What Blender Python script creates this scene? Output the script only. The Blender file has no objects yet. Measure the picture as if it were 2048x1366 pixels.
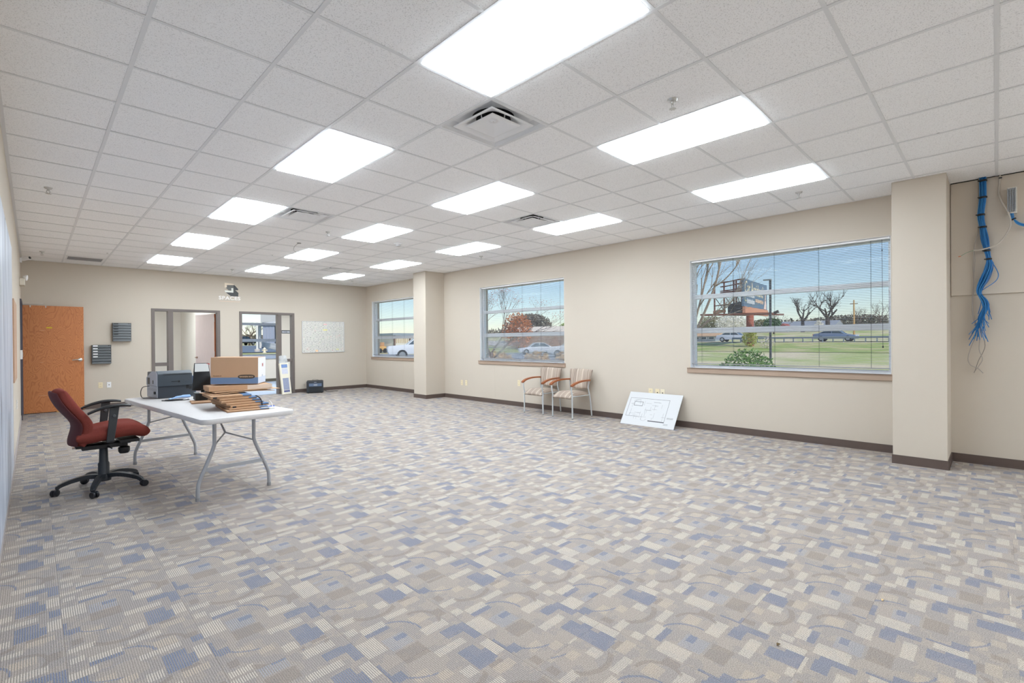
import bpy, bmesh, math, random
from mathutils import Vector, Matrix

scene = bpy.context.scene
COL = scene.collection
PI = math.pi

# ------------------------------------------------------------------ camera
EYE = 1.345
H = 3.018                      # ceiling grid height
TH, PITCH, ROLL = 0.7767, -0.0034, 0.0081
cam_d = bpy.data.cameras.new('camera')
cam_d.sensor_width = 36.0
cam_d.lens = 36.0 * 963.7045 / 2048.0
cam_d.shift_x = (1024 - 1012.6336) / 2048.0
cam_d.shift_y = (685.9899 - 683.0) / 2048.0
cam_d.clip_start, cam_d.clip_end = 0.05, 2000
cam = bpy.data.objects.new('camera', cam_d)
COL.objects.link(cam)
fwd = Vector((math.sin(TH) * math.cos(PITCH), math.cos(TH) * math.cos(PITCH), math.sin(PITCH)))
right = Vector((math.cos(TH), -math.sin(TH), 0))
up = right.cross(fwd)
r2 = right * math.cos(ROLL) - up * math.sin(ROLL)
u2 = up * math.cos(ROLL) + right * math.sin(ROLL)
m = Matrix((r2, u2, -fwd)).transposed().to_4x4()
m.translation = Vector((0, 0, EYE))
cam.matrix_world = m
scene.camera = cam

# ------------------------------------------------------------------ sky, sun, exposure
SKY_STRENGTH = 0.115
SUN_STRENGTH = 2.3
PANEL_STRENGTH = 14.6
world = bpy.data.worlds.new('world'); scene.world = world
world.use_nodes = True
wn = world.node_tree.nodes; wl = world.node_tree.links
bg = wn['Background']
sky = wn.new('ShaderNodeTexSky')
sky.sky_type = 'NISHITA'
sky.sun_disc = False
sky.sun_elevation = math.radians(48)
sky.sun_rotation = math.radians(195)
sky.air_density = 1.0; sky.dust_density = 0.3; sky.ozone_density = 3.0
wl.new(sky.outputs[0], bg.inputs[0])
bg.inputs[1].default_value = SKY_STRENGTH
sun_d = bpy.data.lights.new('sun', 'SUN'); sun_d.energy = SUN_STRENGTH; sun_d.angle = 0.009
sun_d.color = (1.0, 0.95, 0.87)
sun = bpy.data.objects.new('sun', sun_d); COL.objects.link(sun)
sun.rotation_euler = Vector((0.22, 0.72, -0.72)).to_track_quat('-Z', 'Y').to_euler()
sun.location = (0, -30, 60)
vs = scene.view_settings
vs.view_transform = 'Standard'; vs.look = 'None'; vs.exposure = 0.34; vs.gamma = 1.0
vs.use_curve_mapping = False
cy = scene.cycles
cy.max_bounces = 11; cy.diffuse_bounces = 9; cy.glossy_bounces = 4; cy.transmission_bounces = 8
cy.transparent_max_bounces = 24
cy.sample_clamp_indirect = 20.0
cy.use_denoising = True
cy.caustics_reflective = False; cy.caustics_refractive = False

# ------------------------------------------------------------------ helpers
def lin(c):
    def f(v):
        v /= 255.0
        return v / 12.92 if v <= 0.04045 else ((v + 0.055) / 1.055) ** 2.4
    return (f(c[0]), f(c[1]), f(c[2]), 1.0)

MATS = {}
def mat(name, col, rough=0.55, metal=0.0, noise=None, bump=None, spec=0.5, emit=None, col2=None, stretch=None):
    """noise=(scale, amount) mottles the colour, bump=(scale, strength) adds fine relief"""
    if name in MATS: return MATS[name]
    mt = bpy.data.materials.new(name); mt.use_nodes = True
    nt = mt.node_tree; n = nt.nodes; l = nt.links
    p = n['Principled BSDF']
    p.inputs['Base Color'].default_value = lin(col)
    p.inputs['Roughness'].default_value = rough
    p.inputs['Metallic'].default_value = metal
    p.inputs['Specular IOR Level'].default_value = spec
    if noise or bump:
        tc = n.new('ShaderNodeTexCoord')
        mp = n.new('ShaderNodeMapping'); l.new(tc.outputs['Object'], mp.inputs[0])
        if stretch: mp.inputs['Scale'].default_value = stretch
    if noise:
        t = n.new('ShaderNodeTexNoise'); t.inputs['Scale'].default_value = noise[0]; t.inputs['Detail'].default_value = 4
        l.new(mp.outputs[0], t.inputs['Vector'])
        mx = n.new('ShaderNodeMix'); mx.data_type = 'RGBA'
        c = lin(col)
        if col2: a, b = c, lin(col2)
        else:
            a = tuple(max(0, v * (1 - noise[1])) for v in c[:3]) + (1,)
            b = tuple(min(1, v * (1 + noise[1])) for v in c[:3]) + (1,)
        mx.inputs[6].default_value = a; mx.inputs[7].default_value = b
        if col2:
            rp = n.new('ShaderNodeMapRange'); rp.inputs[1].default_value = 0.5 - noise[1] / 2; rp.inputs[2].default_value = 0.5 + noise[1] / 2
            l.new(t.outputs['Fac'], rp.inputs[0]); l.new(rp.outputs[0], mx.inputs[0])
        else:
            l.new(t.outputs['Fac'], mx.inputs[0])
        l.new(mx.outputs[2], p.inputs['Base Color'])
    if bump:
        t2 = n.new('ShaderNodeTexNoise'); t2.inputs['Scale'].default_value = bump[0]; t2.inputs['Detail'].default_value = 3
        l.new(mp.outputs[0], t2.inputs['Vector'])
        b = n.new('ShaderNodeBump'); b.inputs['Strength'].default_value = bump[1]; b.inputs['Distance'].default_value = 0.01
        l.new(t2.outputs['Fac'], b.inputs['Height']); l.new(b.outputs[0], p.inputs['Normal'])
    if emit:
        p.inputs['Emission Color'].default_value = lin(col); p.inputs['Emission Strength'].default_value = emit
    MATS[name] = mt
    return mt

def chain_matrix(o):
    mm = Matrix.Identity(4)
    while o is not None:
        mm = o.matrix_basis @ mm
        o = o.parent
    return mm

class MB:
    def __init__(s): s.v = []; s.f = []
    def add(s, vs_, fs):
        b = len(s.v); s.v += [tuple(v) for v in vs_]; s.f += [tuple(b + i for i in f) for f in fs]; return s
    def box(s, x0, x1, y0, y1, z0, z1):
        if x0 > x1: x0, x1 = x1, x0
        if y0 > y1: y0, y1 = y1, y0
        if z0 > z1: z0, z1 = z1, z0
        return s.add([(x0,y0,z0),(x1,y0,z0),(x1,y1,z0),(x0,y1,z0),(x0,y0,z1),(x1,y0,z1),(x1,y1,z1),(x0,y1,z1)],
                     [(0,3,2,1),(4,5,6,7),(0,1,5,4),(1,2,6,5),(2,3,7,6),(3,0,4,7)])
    def bar(s, a, b, w, h, upv=(0, 0, 1)):
        """square bar from a to b, w across, h along up"""
        a = Vector(a); b = Vector(b); d = (b - a).normalized(); u = Vector(upv)
        sd = d.cross(u)
        if sd.length < 1e-5: sd = d.cross(Vector((1, 0, 0)))
        sd.normalize(); u = sd.cross(d).normalized()
        sd = sd * w / 2; u = u * h / 2
        vv = [a-sd-u, a+sd-u, a+sd+u, a-sd+u, b-sd-u, b+sd-u, b+sd+u, b-sd+u]
        return s.add(vv, [(0,1,2,3),(7,6,5,4),(0,4,5,1),(1,5,6,2),(2,6,7,3),(3,7,4,0)])
    def tube(s, pts, r, n=8, caps=True):
        pts = [Vector(p) for p in pts]
        rr = r if isinstance(r, (list, tuple)) else [r] * len(pts)
        rings = []; prev = None
        for i, p in enumerate(pts):
            if i == 0: d = pts[1] - p
            elif i == len(pts) - 1: d = p - pts[i-1]
            else: d = (pts[i+1] - p).normalized() + (p - pts[i-1]).normalized()
            if d.length < 1e-9: d = Vector((0, 0, 1))
            d.normalize()
            if prev is None:
                a = Vector((0, 0, 1)) if abs(d.z) < 0.9 else Vector((1, 0, 0))
                x = d.cross(a).normalized()
            else:
                x = (prev - d * prev.dot(d))
                x = x.normalized() if x.length > 1e-6 else d.cross(Vector((0.3, 0.5, 0.8))).normalized()
            prev = x; y = d.cross(x)
            rings.append([p + (x * math.cos(2*PI*k/n) + y * math.sin(2*PI*k/n)) * rr[i] for k in range(n)])
        b = len(s.v)
        for rg in rings: s.v += [tuple(v) for v in rg]
        for i in range(len(rings) - 1):
            for k in range(n):
                k2 = (k + 1) % n
                s.f.append((b+i*n+k, b+i*n+k2, b+(i+1)*n+k2, b+(i+1)*n+k))
        if caps:
            s.f.append(tuple(b + k for k in reversed(range(n))))
            s.f.append(tuple(b + (len(rings)-1)*n + k for k in range(n)))
        return s
    def lathe(s, prof, n=20, c=(0, 0, 0), axis=(0, 0, 1), caps=True):
        ax = Vector(axis).normalized(); c = Vector(c)
        a = Vector((1, 0, 0)) if abs(ax.x) < 0.9 else Vector((0, 1, 0))
        x = ax.cross(a).normalized(); y = ax.cross(x)
        b = len(s.v)
        for r, z in prof:
            for k in range(n):
                s.v.append(tuple(c + ax * z + (x * math.cos(2*PI*k/n) + y * math.sin(2*PI*k/n)) * r))
        for i in range(len(prof) - 1):
            for k in range(n):
                k2 = (k + 1) % n
                s.f.append((b+i*n+k, b+i*n+k2, b+(i+1)*n+k2, b+(i+1)*n+k))
        if caps:
            s.f.append(tuple(b + k for k in reversed(range(n))))
            s.f.append(tuple(b + (len(prof)-1)*n + k for k in range(n)))
        return s
    def prism(s, poly, t0, t1, fn):
        """extrude a 2D outline from t0 to t1; fn(a,b,t)->xyz"""
        n = len(poly)
        vv = [fn(a, b, t0) for a, b in poly] + [fn(a, b, t1) for a, b in poly]
        fs = [tuple(reversed(range(n))), tuple(range(n, 2*n))] + [(i, (i+1) % n, n + (i+1) % n, n + i) for i in range(n)]
        return s.add(vv, fs)
    def grid(s, rows):
        nr = len(rows); nc = len(rows[0]); b = len(s.v)
        for r in rows: s.v += [tuple(p) for p in r]
        for i in range(nr - 1):
            for j in range(nc - 1):
                s.f.append((b+i*nc+j, b+i*nc+j+1, b+(i+1)*nc+j+1, b+(i+1)*nc+j))
        return s
    def build(s, name, material, parent=None, smooth=False, bevel=0, segs=2, world=True, subsurf=0, fix=True):
        me = bpy.data.meshes.new(name)
        vv = s.v
        if parent is not None and world:
            inv = chain_matrix(parent).inverted()
            vv = [tuple(inv @ Vector(v)) for v in vv]
        me.from_pydata(vv, [], s.f)
        if fix or bevel:
            bm = bmesh.new(); bm.from_mesh(me)
            if bevel:
                ed = [e for e in bm.edges if len(e.link_faces) == 2 and e.calc_face_angle(0) > 0.6]
                bmesh.ops.bevel(bm, geom=ed, offset=bevel, segments=segs, profile=0.5, affect='EDGES', clamp_overlap=True)
            if fix: bmesh.ops.recalc_face_normals(bm, faces=bm.faces)
            bm.to_mesh(me); bm.free()
        if smooth:
            for p in me.polygons: p.use_smooth = True
            if smooth != 'all':
                try: me.set_sharp_from_angle(angle=math.radians(40))
                except Exception: pass
        me.materials.append(material)
        o = bpy.data.objects.new(name, me); COL.objects.link(o)
        if parent is not None: o.parent = parent
        if subsurf:
            sm = o.modifiers.new('sub', 'SUBSURF'); sm.levels = subsurf; sm.render_levels = subsurf
        return o

def tag(o, label, cat=None, group=None, kind=None):
    o['label'] = label
    if cat: o['category'] = cat
    if group: o['group'] = group
    if kind: o['kind'] = kind
    return o
def empty(name, loc, rz=0.0, rot=None):
    o = bpy.data.objects.new(name, None); COL.objects.link(o)
    o.location = loc; o.rotation_euler = rot if rot else (0, 0, rz)
    o.empty_display_size = 0.1
    return o
def thing(name, label, cat, loc, rz=0.0, group=None, rot=None):
    return tag(empty(name, loc, rz, rot), label, cat, group)
def copy_tree(o, parent=None):
    c = o.copy(); COL.objects.link(c); c.parent = parent
    for ch in list(o.children): copy_tree(ch, c)
    return c
def struct(o, label, cat='wall'):
    return tag(o, label, cat, kind='structure')
def text_mesh(name, txt, size, material, parent, fn, offset=0.0, space=1.0, depth=0.002, shear=0, align='CENTER'):
    cu = bpy.data.curves.new('txt', 'FONT'); cu.body = txt; cu.size = size; cu.align_x = align; cu.align_y = 'CENTER'
    cu.offset = offset; cu.space_character = space; cu.shear = shear; cu.extrude = depth / 2; cu.resolution_u = 3
    ob = bpy.data.objects.new('txt', cu); COL.objects.link(ob)
    dg = bpy.context.evaluated_depsgraph_get(); dg.update()
    me = bpy.data.meshes.new_from_object(ob.evaluated_get(dg))
    bpy.data.objects.remove(ob)
    inv = chain_matrix(parent).inverted() if parent is not None else Matrix.Identity(4)
    for v in me.vertices: v.co = inv @ Vector(fn(v.co.x, v.co.y, v.co.z))
    me.materials.clear(); me.materials.append(material); me.name = name
    o = bpy.data.objects.new(name, me); COL.objects.link(o)
    if parent is not None: o.parent = parent
    return o
def spline(pts, n=6):
    """Catmull-Rom through the points"""
    P = [Vector(p) for p in pts]; out = []
    for i in range(len(P) - 1):
        p0 = P[max(i-1, 0)]; p1 = P[i]; p2 = P[i+1]; p3 = P[min(i+2, len(P)-1)]
        for k in range(n):
            t = k / n
            out.append(0.5 * ((2*p1) + (-p0+p2)*t + (2*p0-5*p1+4*p2-p3)*t*t + (-p0+3*p1-3*p2+p3)*t*t*t))
    out.append(P[-1]); return out
def rrect(x0, x1, y0, y1, r, n=6):
    out = []
    for cx, cy_, a in ((x1-r, y1-r, 0), (x0+r, y1-r, 90), (x0+r, y0+r, 180), (x1-r, y0+r, 270)):
        for k in range(n + 1):
            t = math.radians(a + 90 * k / n); out.append((cx + r*math.cos(t), cy_ + r*math.sin(t)))
    return out
def ss(a, b, t):
    t = max(0.0, min(1.0, (t - a) / (b - a))); return t * t * (3 - 2 * t)

# ------------------------------------------------------------------ room dimensions
XL, XR = -0.16, 7.17            # side walls
YB, YF = -6.6, 13.32           # back wall, far wall
YV = -1.835                     # the pieces are built one by one from here on; further back nothing is in view
S = 0.6096                      # ceiling grid module
GX, GY = 2.2643, 2.4325         # one grid crossing

M_wall = mat('wall_paint', (202, 192, 178), 0.75, noise=(1.3, 0.02), bump=(160, 0.04), spec=0.25)
M_base = mat('baseboard_vinyl', (92, 78, 72), 0.5, noise=(6, 0.08))
M_white = mat('white_enamel', (232, 232, 232), 0.4)
M_grid = mat('grid_white', (226, 227, 228), 0.45)
M_black = mat('black_plastic', (24, 25, 28), 0.45)
M_chrome = mat('brushed_steel', (200, 200, 198), 0.3, metal=0.9)
M_dark = mat('dark_void', (18, 18, 20), 0.9)
M_ivory = mat('ivory_plastic', (226, 212, 178), 0.4)
M_alu = mat('white_aluminium', (244, 245, 246), 0.4)

# carpet ------------------------------------------------------------
def carpet_material():
    mt = bpy.data.materials.new('patterned_carpet'); mt.use_nodes = True
    nt = mt.node_tree; n = nt.nodes; l = nt.links
    p = n['Principled BSDF']; p.inputs['Roughness'].default_value = 0.95; p.inputs['Specular IOR Level'].default_value = 0.12
    tc = n.new('ShaderNodeTexCoord'); sx = n.new('ShaderNodeSeparateXYZ'); l.new(tc.outputs['Object'], sx.inputs[0])
    oi = n.new('ShaderNodeObjectInfo')
    def M(op, a, b=None, c=None):
        nd = n.new('ShaderNodeMath'); nd.operation = op
        for i, v in enumerate((a, b, c)):
            if v is None: continue
            if isinstance(v, (int, float)): nd.inputs[i].default_value = v
            else: l.new(v, nd.inputs[i])
        return nd.outputs[0]
    X = sx.outputs[0]
    PER = 0.69
    yy = M('ADD', sx.outputs[1], M('MULTIPLY', oi.outputs['Random'], PER))
    Y = M('SUBTRACT', M('FLOORED_MODULO', yy, PER), 0.22)      # -0.22 .. 0.47
    # slightly ragged tufted edges
    ng = n.new('ShaderNodeTexNoise'); ng.inputs['Scale'].default_value = 130; ng.inputs['Detail'].default_value = 1
    l.new(tc.outputs['Object'], ng.inputs['Vector'])
    jit = M('MULTIPLY', M('SUBTRACT', ng.outputs['Fac'], 0.5), 0.012)
    X = M('ADD', X, M('MULTIPLY', jit, 0.5)); Y = M('ADD', Y, jit)
    def rect(x0, x1, y0, y1):
        return M('MULTIPLY', M('COMPARE', X, (x0+x1)/2, (x1-x0)/2), M('COMPARE', Y, (y0+y1)/2, (y1-y0)/2))
    def arc(cx, cy_, r, w, x0, x1, y0, y1):
        dx = M('SUBTRACT', X, cx); dy = M('SUBTRACT', Y, cy_)
        d = M('SQRT', M('ADD', M('MULTIPLY', dx, dx), M('MULTIPLY', dy, dy)))
        return M('MULTIPLY', M('COMPARE', d, r, w), rect(x0, x1, y0, y1))
    def union(lst):
        o = lst[0]
        for e in lst[1:]: o = M('MAXIMUM', o, e)
        return o
    # stripes of the loop pile run along the plank
    st = M('SINE', M('MULTIPLY', sx.outputs[0], 2*PI/0.0086))
    stripe = M('MULTIPLY_ADD', st, 0.5, 0.5)
    hard = n.new('ShaderNodeMath'); hard.operation = 'MULTIPLY_ADD'; hard.use_clamp = True; l.new(st, hard.inputs[0]); hard.inputs[1].default_value = 1.1; hard.inputs[2].default_value = .5; hard = hard.outputs[0]
    n2 = n.new('ShaderNodeTexNoise'); n2.inputs['Scale'].default_value = 260; n2.inputs['Detail'].default_value = 2
    l.new(tc.outputs['Object'], n2.inputs['Vector'])
    n3 = n.new('ShaderNodeTexNoise'); n3.inputs['Scale'].default_value = 9; n3.inputs['Detail'].default_value = 3
    l.new(tc.outputs['Object'], n3.inputs['Vector'])
    def mix(f, a, b):
        mx = n.new('ShaderNodeMix'); mx.data_type = 'RGBA'
        if isinstance(f, (int, float)): mx.inputs[0].default_value = f
        else: l.new(f, mx.inputs[0])
        for i, v in ((6, a), (7, b)):
            if isinstance(v, tuple): mx.inputs[i].default_value = v
            else: l.new(v, mx.inputs[i])
        return mx.outputs[2]
    GROUND, GROUND2 = lin((160, 150, 142)), lin((153, 145, 140))
    c = mix(M('GREATER_THAN', n3.outputs['Fac'], 0.5), GROUND, GROUND2)
    cream = union([rect(0.0, 0.09, 0.285, 0.41), rect(0.065, 0.183, 0.452, 0.47), rect(0.065, 0.183, -0.22, -0.19), rect(0.221, 0.372, 0.098, 0.145),
                   rect(0.225, 0.282, -0.09, -0.03), rect(0.005, 0.1, -0.1, -0.058), rect(0.206, 0.323, -0.205, -0.165), rect(0.27, 0.40, 0.25, 0.31),
                   rect(0.40, 0.455, -0.06, 0.05), rect(0.01, 0.06, -0.2, -0.15)])
    tan = union([rect(0.142, 0.202, -0.027, 0.02), rect(0.07, 0.14, 0.03, 0.085), rect(0.28, 0.37, 0.36, 0.43), rect(0.33, 0.43, -0.16, -0.11)])
    brown = union([rect(0.098, 0.219, 0.157, 0.245), rect(0.02, 0.062, -0.035, 0.02), arc(0.21, 0.0, 0.142, 0.013, 0.09, 0.30, -0.17, -0.07),
                   arc(0.30, 0.36, 0.10, 0.009, 0.30, 0.42, 0.30, 0.47), rect(0.395, 0.445, 0.33, 0.40), rect(0.33, 0.40, -0.11, -0.085)])
    pale = union([rect(0.098, 0.209, 0.258, 0.36)])
    blue = union([rect(0.293, 0.378, -0.085, 0.068), rect(0.378, 0.402, -0.075, 0.01), rect(0.326, 0.416, 0.172, 0.23), rect(0.412, 0.457, 0.09, 0.22),
                  rect(0.065, 0.183, 0.42, 0.452), rect(0.151, 0.21, 0.312, 0.347), rect(0.012, 0.06, 0.085, 0.143), rect(0.0, 0.012, 0.1, 0.225),
                  arc(0.15, 0.335, 0.137, 0.006, 0.18, 0.30, 0.32, 0.47), arc(0.2, 0.2, 0.182, 0.005, 0.05, 0.16, 0.02, 0.10)])
    strong = M('MULTIPLY_ADD', hard, 0.98, 0.02)
    c = mix(M('MULTIPLY', tan, M('MULTIPLY', strong, 0.8)), c, lin((184, 169, 152)))
    c = mix(M('MULTIPLY', cream, M('MULTIPLY', strong, 0.56)), c, lin((212, 202, 187)))
    c = mix(M('MULTIPLY', brown, M('MULTIPLY_ADD', stripe, 0.4, 0.25)), c, lin((134, 123, 115)))
    c = mix(M('MULTIPLY', pale, M('MULTIPLY', strong, 0.6)), c, lin((150, 154, 165)))
    c = mix(M('MULTIPLY', blue, M('MULTIPLY_ADD', hard, 0.52, 0.12)), c, lin((76, 101, 138)))
    # loop pile grain
    gr = M('MULTIPLY_ADD', n2.outputs['Fac'], 1.7, 0.15)
    gr = M('MULTIPLY', gr, M('MULTIPLY_ADD', stripe, 0.26, 0.87))
    vm = n.new('ShaderNodeVectorMath'); vm.operation = 'SCALE'
    l.new(c, vm.inputs[0]); l.new(gr, vm.inputs['Scale'])
    l.new(vm.outputs[0], p.inputs['Base Color'])
    bp = n.new('ShaderNodeBump'); bp.inputs['Strength'].default_value = 0.35; bp.inputs['Distance'].default_value = 0.002
    l.new(M('ADD', stripe, n2.outputs['Fac']), bp.inputs['Height']); l.new(bp.outputs[0], p.inputs['Normal'])
    return mt
M_carpet = carpet_material()

# ceiling tile -------------------------------------------------------
def tile_material():
    mt = bpy.data.materials.new('mineral_fibre_tile'); mt.use_nodes = True
    nt = mt.node_tree; n = nt.nodes; l = nt.links
    p = n['Principled BSDF']; p.inputs['Roughness'].default_value = 0.9; p.inputs['Specular IOR Level'].default_value = 0.1
    tc = n.new('ShaderNodeTexCoord'); oi = n.new('ShaderNodeObjectInfo')
    ad = n.new('ShaderNodeVectorMath'); ad.operation = 'ADD'
    l.new(tc.outputs['Object'], ad.inputs[0]); l.new(oi.outputs['Location'], ad.inputs[1])
    t = n.new('ShaderNodeTexNoise'); t.inputs['Scale'].default_value = 150; t.inputs['Detail'].default_value = 2; l.new(ad.outputs[0], t.inputs['Vector'])
    rp = n.new('ShaderNodeValToRGB'); rp.color_ramp.elements[0].position = 0.34; rp.color_ramp.elements[1].position = 0.44
    rp.color_ramp.elements[0].color = lin((222, 222, 222)); rp.color_ramp.elements[1].color = lin((250, 250, 250))
    l.new(t.outputs['Fac'], rp.inputs[0]); l.new(rp.outputs[0], p.inputs['Base Color'])
    bp = n.new('ShaderNodeBump'); bp.inputs['Strength'].default_value = 0.25; bp.inputs['Distance'].default_value = 0.003
    l.new(t.outputs['Fac'], bp.inputs['Height']); l.new(bp.outputs[0], p.inputs['Normal'])
    return mt
M_tile = tile_material()

# ------------------------------------------------------------------ floor of carpet planks
floor = struct(MB().box(XL - .3, XR + .26, YB - .3, YF + 4.95, -0.14, -0.006).build('floor', mat('floor_screed', (120, 112, 104), 0.9)),
               'flat floor laid with blue grey and beige patterned carpet planks', 'floor')
PW, PL, GAP = 0.457, 0.914, 0.0002
PX0 = 0.092
plank_cache = {}
def plank_mesh(a0, a1, b0, b1):
    key = tuple(round(v, 4) for v in (a0, a1, b0, b1))
    if key not in plank_cache:
        me = bpy.data.meshes.new('carpet_plank')
        e = 0.0005
        me.from_pydata([(a0,b0,-.006),(a1,b0,-.006),(a1,b1,-.006),(a0,b1,-.006),(a0,b0,-e),(a1,b0,-e),(a1,b1,-e),(a0,b1,-e),
                        (a0+e,b0+e,0),(a1-e,b0+e,0),(a1-e,b1-e,0),(a0+e,b1-e,0)], [],
                       [(0,1,5,4),(1,2,6,5),(2,3,7,6),(3,0,4,7),(4,5,9,8),(5,6,10,9),(6,7,11,10),(7,4,8,11),(8,9,10,11)])
        me.materials.append(M_carpet); plank_cache[key] = me
    return plank_cache[key]
rng = random.Random(7)
MB().box(XL, XR, YB, YV, -.006, 0).build('carpet_field', mat('carpet_plain', (184, 177, 172), .95, noise=(30, .1)), floor)
k = -1
while PX0 + k * PW < XR:
    x0 = PX0 + k * PW
    ya = YV - rng.random() * PL
    while ya < YF:
        a0 = max(0, XL - x0) + GAP; a1 = min(PW, XR - x0) - GAP
        b0 = max(0, YV - ya) + GAP; b1 = min(PL, YF - ya) - GAP
        if a1 - a0 > 0.03 and b1 - b0 > 0.03:
            o = bpy.data.objects.new('carpet_plank', plank_mesh(a0, a1, b0, b1)); COL.objects.link(o)
            o.location = (x0, ya, 0); o.parent = floor
        ya += PL
    k += 1

# ------------------------------------------------------------------ walls
WT = 0.25
W_Z0, W_Z1 = 0.92, 2.55
WINS = [(0.865, 3.285), (5.73, 8.14), (10.55, 12.965), (-4.0, -1.58)]
def wall_with_holes(mb, lo, hi, holes, fn, z0=-0.006, z1=3.2):
    """holes: (a0,a1,z0,z1) along the wall; fn(a0,a1,z0,z1) adds one box"""
    cur = lo
    for a0, a1, h0, h1 in sorted(holes):
        fn(cur, a0, z0, z1)
        if h0 > z0 + 1e-4: fn(a0, a1, z0, h0)
        fn(a0, a1, h1, z1)
        cur = a1
    fn(cur, hi, z0, z1)
mb = MB()
wall_with_holes(mb, YB - .2, 18.25, [(a, b, W_Z0, W_Z1) for a, b in WINS], lambda a, b, c, d: mb.box(XR, XR + WT, a, b, c, d))
wall_right = struct(mb.build('wall_right', M_wall), 'long beige painted wall with three wide windows', 'wall')
for y in (7.658, 11.292):
    MB().box(XR - .0012, XR + .001, y - .003, y + .003, 0.1, 0.84).build('panel_joint', mat('joint_grey', (196, 186, 170), .8), wall_right)
mb = MB()
F1 = (1.905, 3.272); F2 = (3.70, 5.05); FZ = 2.152
wall_with_holes(mb, XL - .2, XR, [(F1[0], F1[1], -0.006, FZ), (F2[0], F2[1], -0.006, FZ)], lambda a, b, c, d: mb.box(a, b, YF, YF + .14, c, d))
wall_far = struct(mb.build('wall_far', M_wall), 'far beige wall with two glazed office door frames', 'wall')
D_Y0, D_Y1 = 12.28, 13.20       # doorway in the left wall
mb = MB()
wall_with_holes(mb, YB - .2, YF, [(D_Y0, D_Y1, -0.006, 2.13)], lambda a, b, c, d: mb.box(XL - .14, XL, a, b, c, d))
wall_left = struct(mb.build('wall_left', M_wall), 'left beige wall beside the camera, seen edge on', 'wall')
wall_back = struct(MB().box(XL - .14, XR, YB - .2, YB, -.006, 3.2).build('wall_back', M_wall), 'plain beige wall behind the camera', 'wall')
def pilaster(y0, y1, label):
    o = MB().box(6.62, XR, y0, y1, 0, H + 0.003).build('wall_pilaster', M_wall, bevel=0.004)
    return struct(o, label, 'pilaster')
pilaster(9.45, 9.955, 'square beige pilaster between the far window and the middle window')
pilaster(0.352, 0.79, 'square beige pilaster beside the widest window and blue cables')
# baseboards
BH, BT = 0.092, 0.008
def base(name, segs, label):
    mb = MB()
    for x0, x1, y0, y1 in segs:
        mb.box(x0, x1, y0, y1, 0, BH)
        mb.box(x0 - (0.006 if x1 - x0 < .02 else 0), x1, y0 - (0.006 if y1 - y0 < .02 else 0), y1, 0, 0.012)
    return struct(mb.build(name, M_base), label, 'baseboard')
base('baseboard_right', [(XR - BT, XR, 0.79, 9.45), (XR - BT, XR, 9.955, YF), (XR - BT, XR, YB, 0.352),
     (6.62 - BT, 6.62, 9.45 - BT, 9.955 + BT), (6.62, XR, 9.45 - BT, 9.45), (6.62, XR, 9.955, 9.955 + BT),
     (6.62 - BT, 6.62, 0.352 - BT, 0.79 + BT), (6.62, XR, 0.352 - BT, 0.352), (6.62, XR, 0.79, 0.79 + BT)], 'dark brown baseboard along the window wall')
base('baseboard_far', [(XL, F1[0], YF - BT, YF), (F1[1], F2[0], YF - BT, YF), (F2[1], XR, YF - BT, YF)], 'dark brown baseboard along the far wall')
mb = MB(); mb.box(XL, XL + BT, YB, D_Y0 - .06, 0, BH)
struct(mb.build('baseboard_left', mat('baseboard_grey', (176, 168, 166), .5)), 'pale grey baseboard along the left wall', 'baseboard')

# plywood backing board in the alcove
tag(MB().box(XR - .019, XR - .001, YV + .3, 0.347, 1.80, H - .002).build('backing_board', mat('painted_plywood', (204, 194, 180), .75, noise=(2, .02)), bevel=.002),
    'beige painted plywood board behind the hanging blue cables', 'board')

# ------------------------------------------------------------------ ceiling
ceiling = struct(MB().box(XL - .14, XR + .25, YB - .2, 18.25, 3.2, 3.3).build('ceiling', mat('deck_grey', (90, 90, 90), .9)),
                 'white suspended ceiling of square tiles in a metal grid', 'ceiling')
IL, IR = -4, 8
JB, JF = -7, 17.86
MB().box(XL, XR, YB, GY + JB*S, H + .0035, H + .015).build('tile_field', M_tile, ceiling)
LIGHTS = [(i, j) for i in (-1, 2, 5) for j in (-2, 2, 6, 10, 14)]
LIGHTS_ADDED = [(i, j) for i in (-1, 2, 5) for j in (-9, -13)]  # panels added behind the camera, out of view, to brighten the room
VENTS = [(0, 0), (0, 6), (4, 3), (4, 13)]
RETURN = (-3, 16)
occupied = set(VENTS)
for i, j in LIGHTS: occupied |= {(i, j), (i, j + 1)}
tile_cache = {}
def tile_mesh(w, d):
    key = (round(w, 3), round(d, 3))
    if key not in tile_cache:
        mb = MB().box(.004, w - .004, .004, d - .004, 0, .015)
        me = bpy.data.meshes.new('ceiling_tile'); me.from_pydata(mb.v, [], mb.f); me.materials.append(M_tile); tile_cache[key] = me
    return tile_cache[key]
rng = random.Random(3)
for i in range(IL, IR):
    for j in range(JB, 18):
        if (i, j) in occupied: continue
        x0 = GX + i * S; y0 = GY + j * S
        w = min(S, XR - x0) if i < 7 else XR - x0
        d = min(S, YF - y0)
        # notch for the pilasters is hidden by their tops
        o = bpy.data.objects.new('ceiling_tile', tile_mesh(w, d)); COL.objects.link(o)
        o.location = (x0, y0, H + 0.0035 + rng.random() * .0012); o.parent = ceiling
for i in range(IL, IR + 1):
    x = GX + i * S
    if i == IL: mbx = MB().box(XL, XL + .024, YV, YF, H - .0005, H + .003)
    elif i == IR: mbx = MB().box(XR - .022, XR, 0.8, YF, H - .0005, H + .003)
    else: mbx = MB().box(x - .012, x + .012, YV, YF, H, H + .003)
    mbx.build('grid_runner', M_grid, ceiling)
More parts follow.
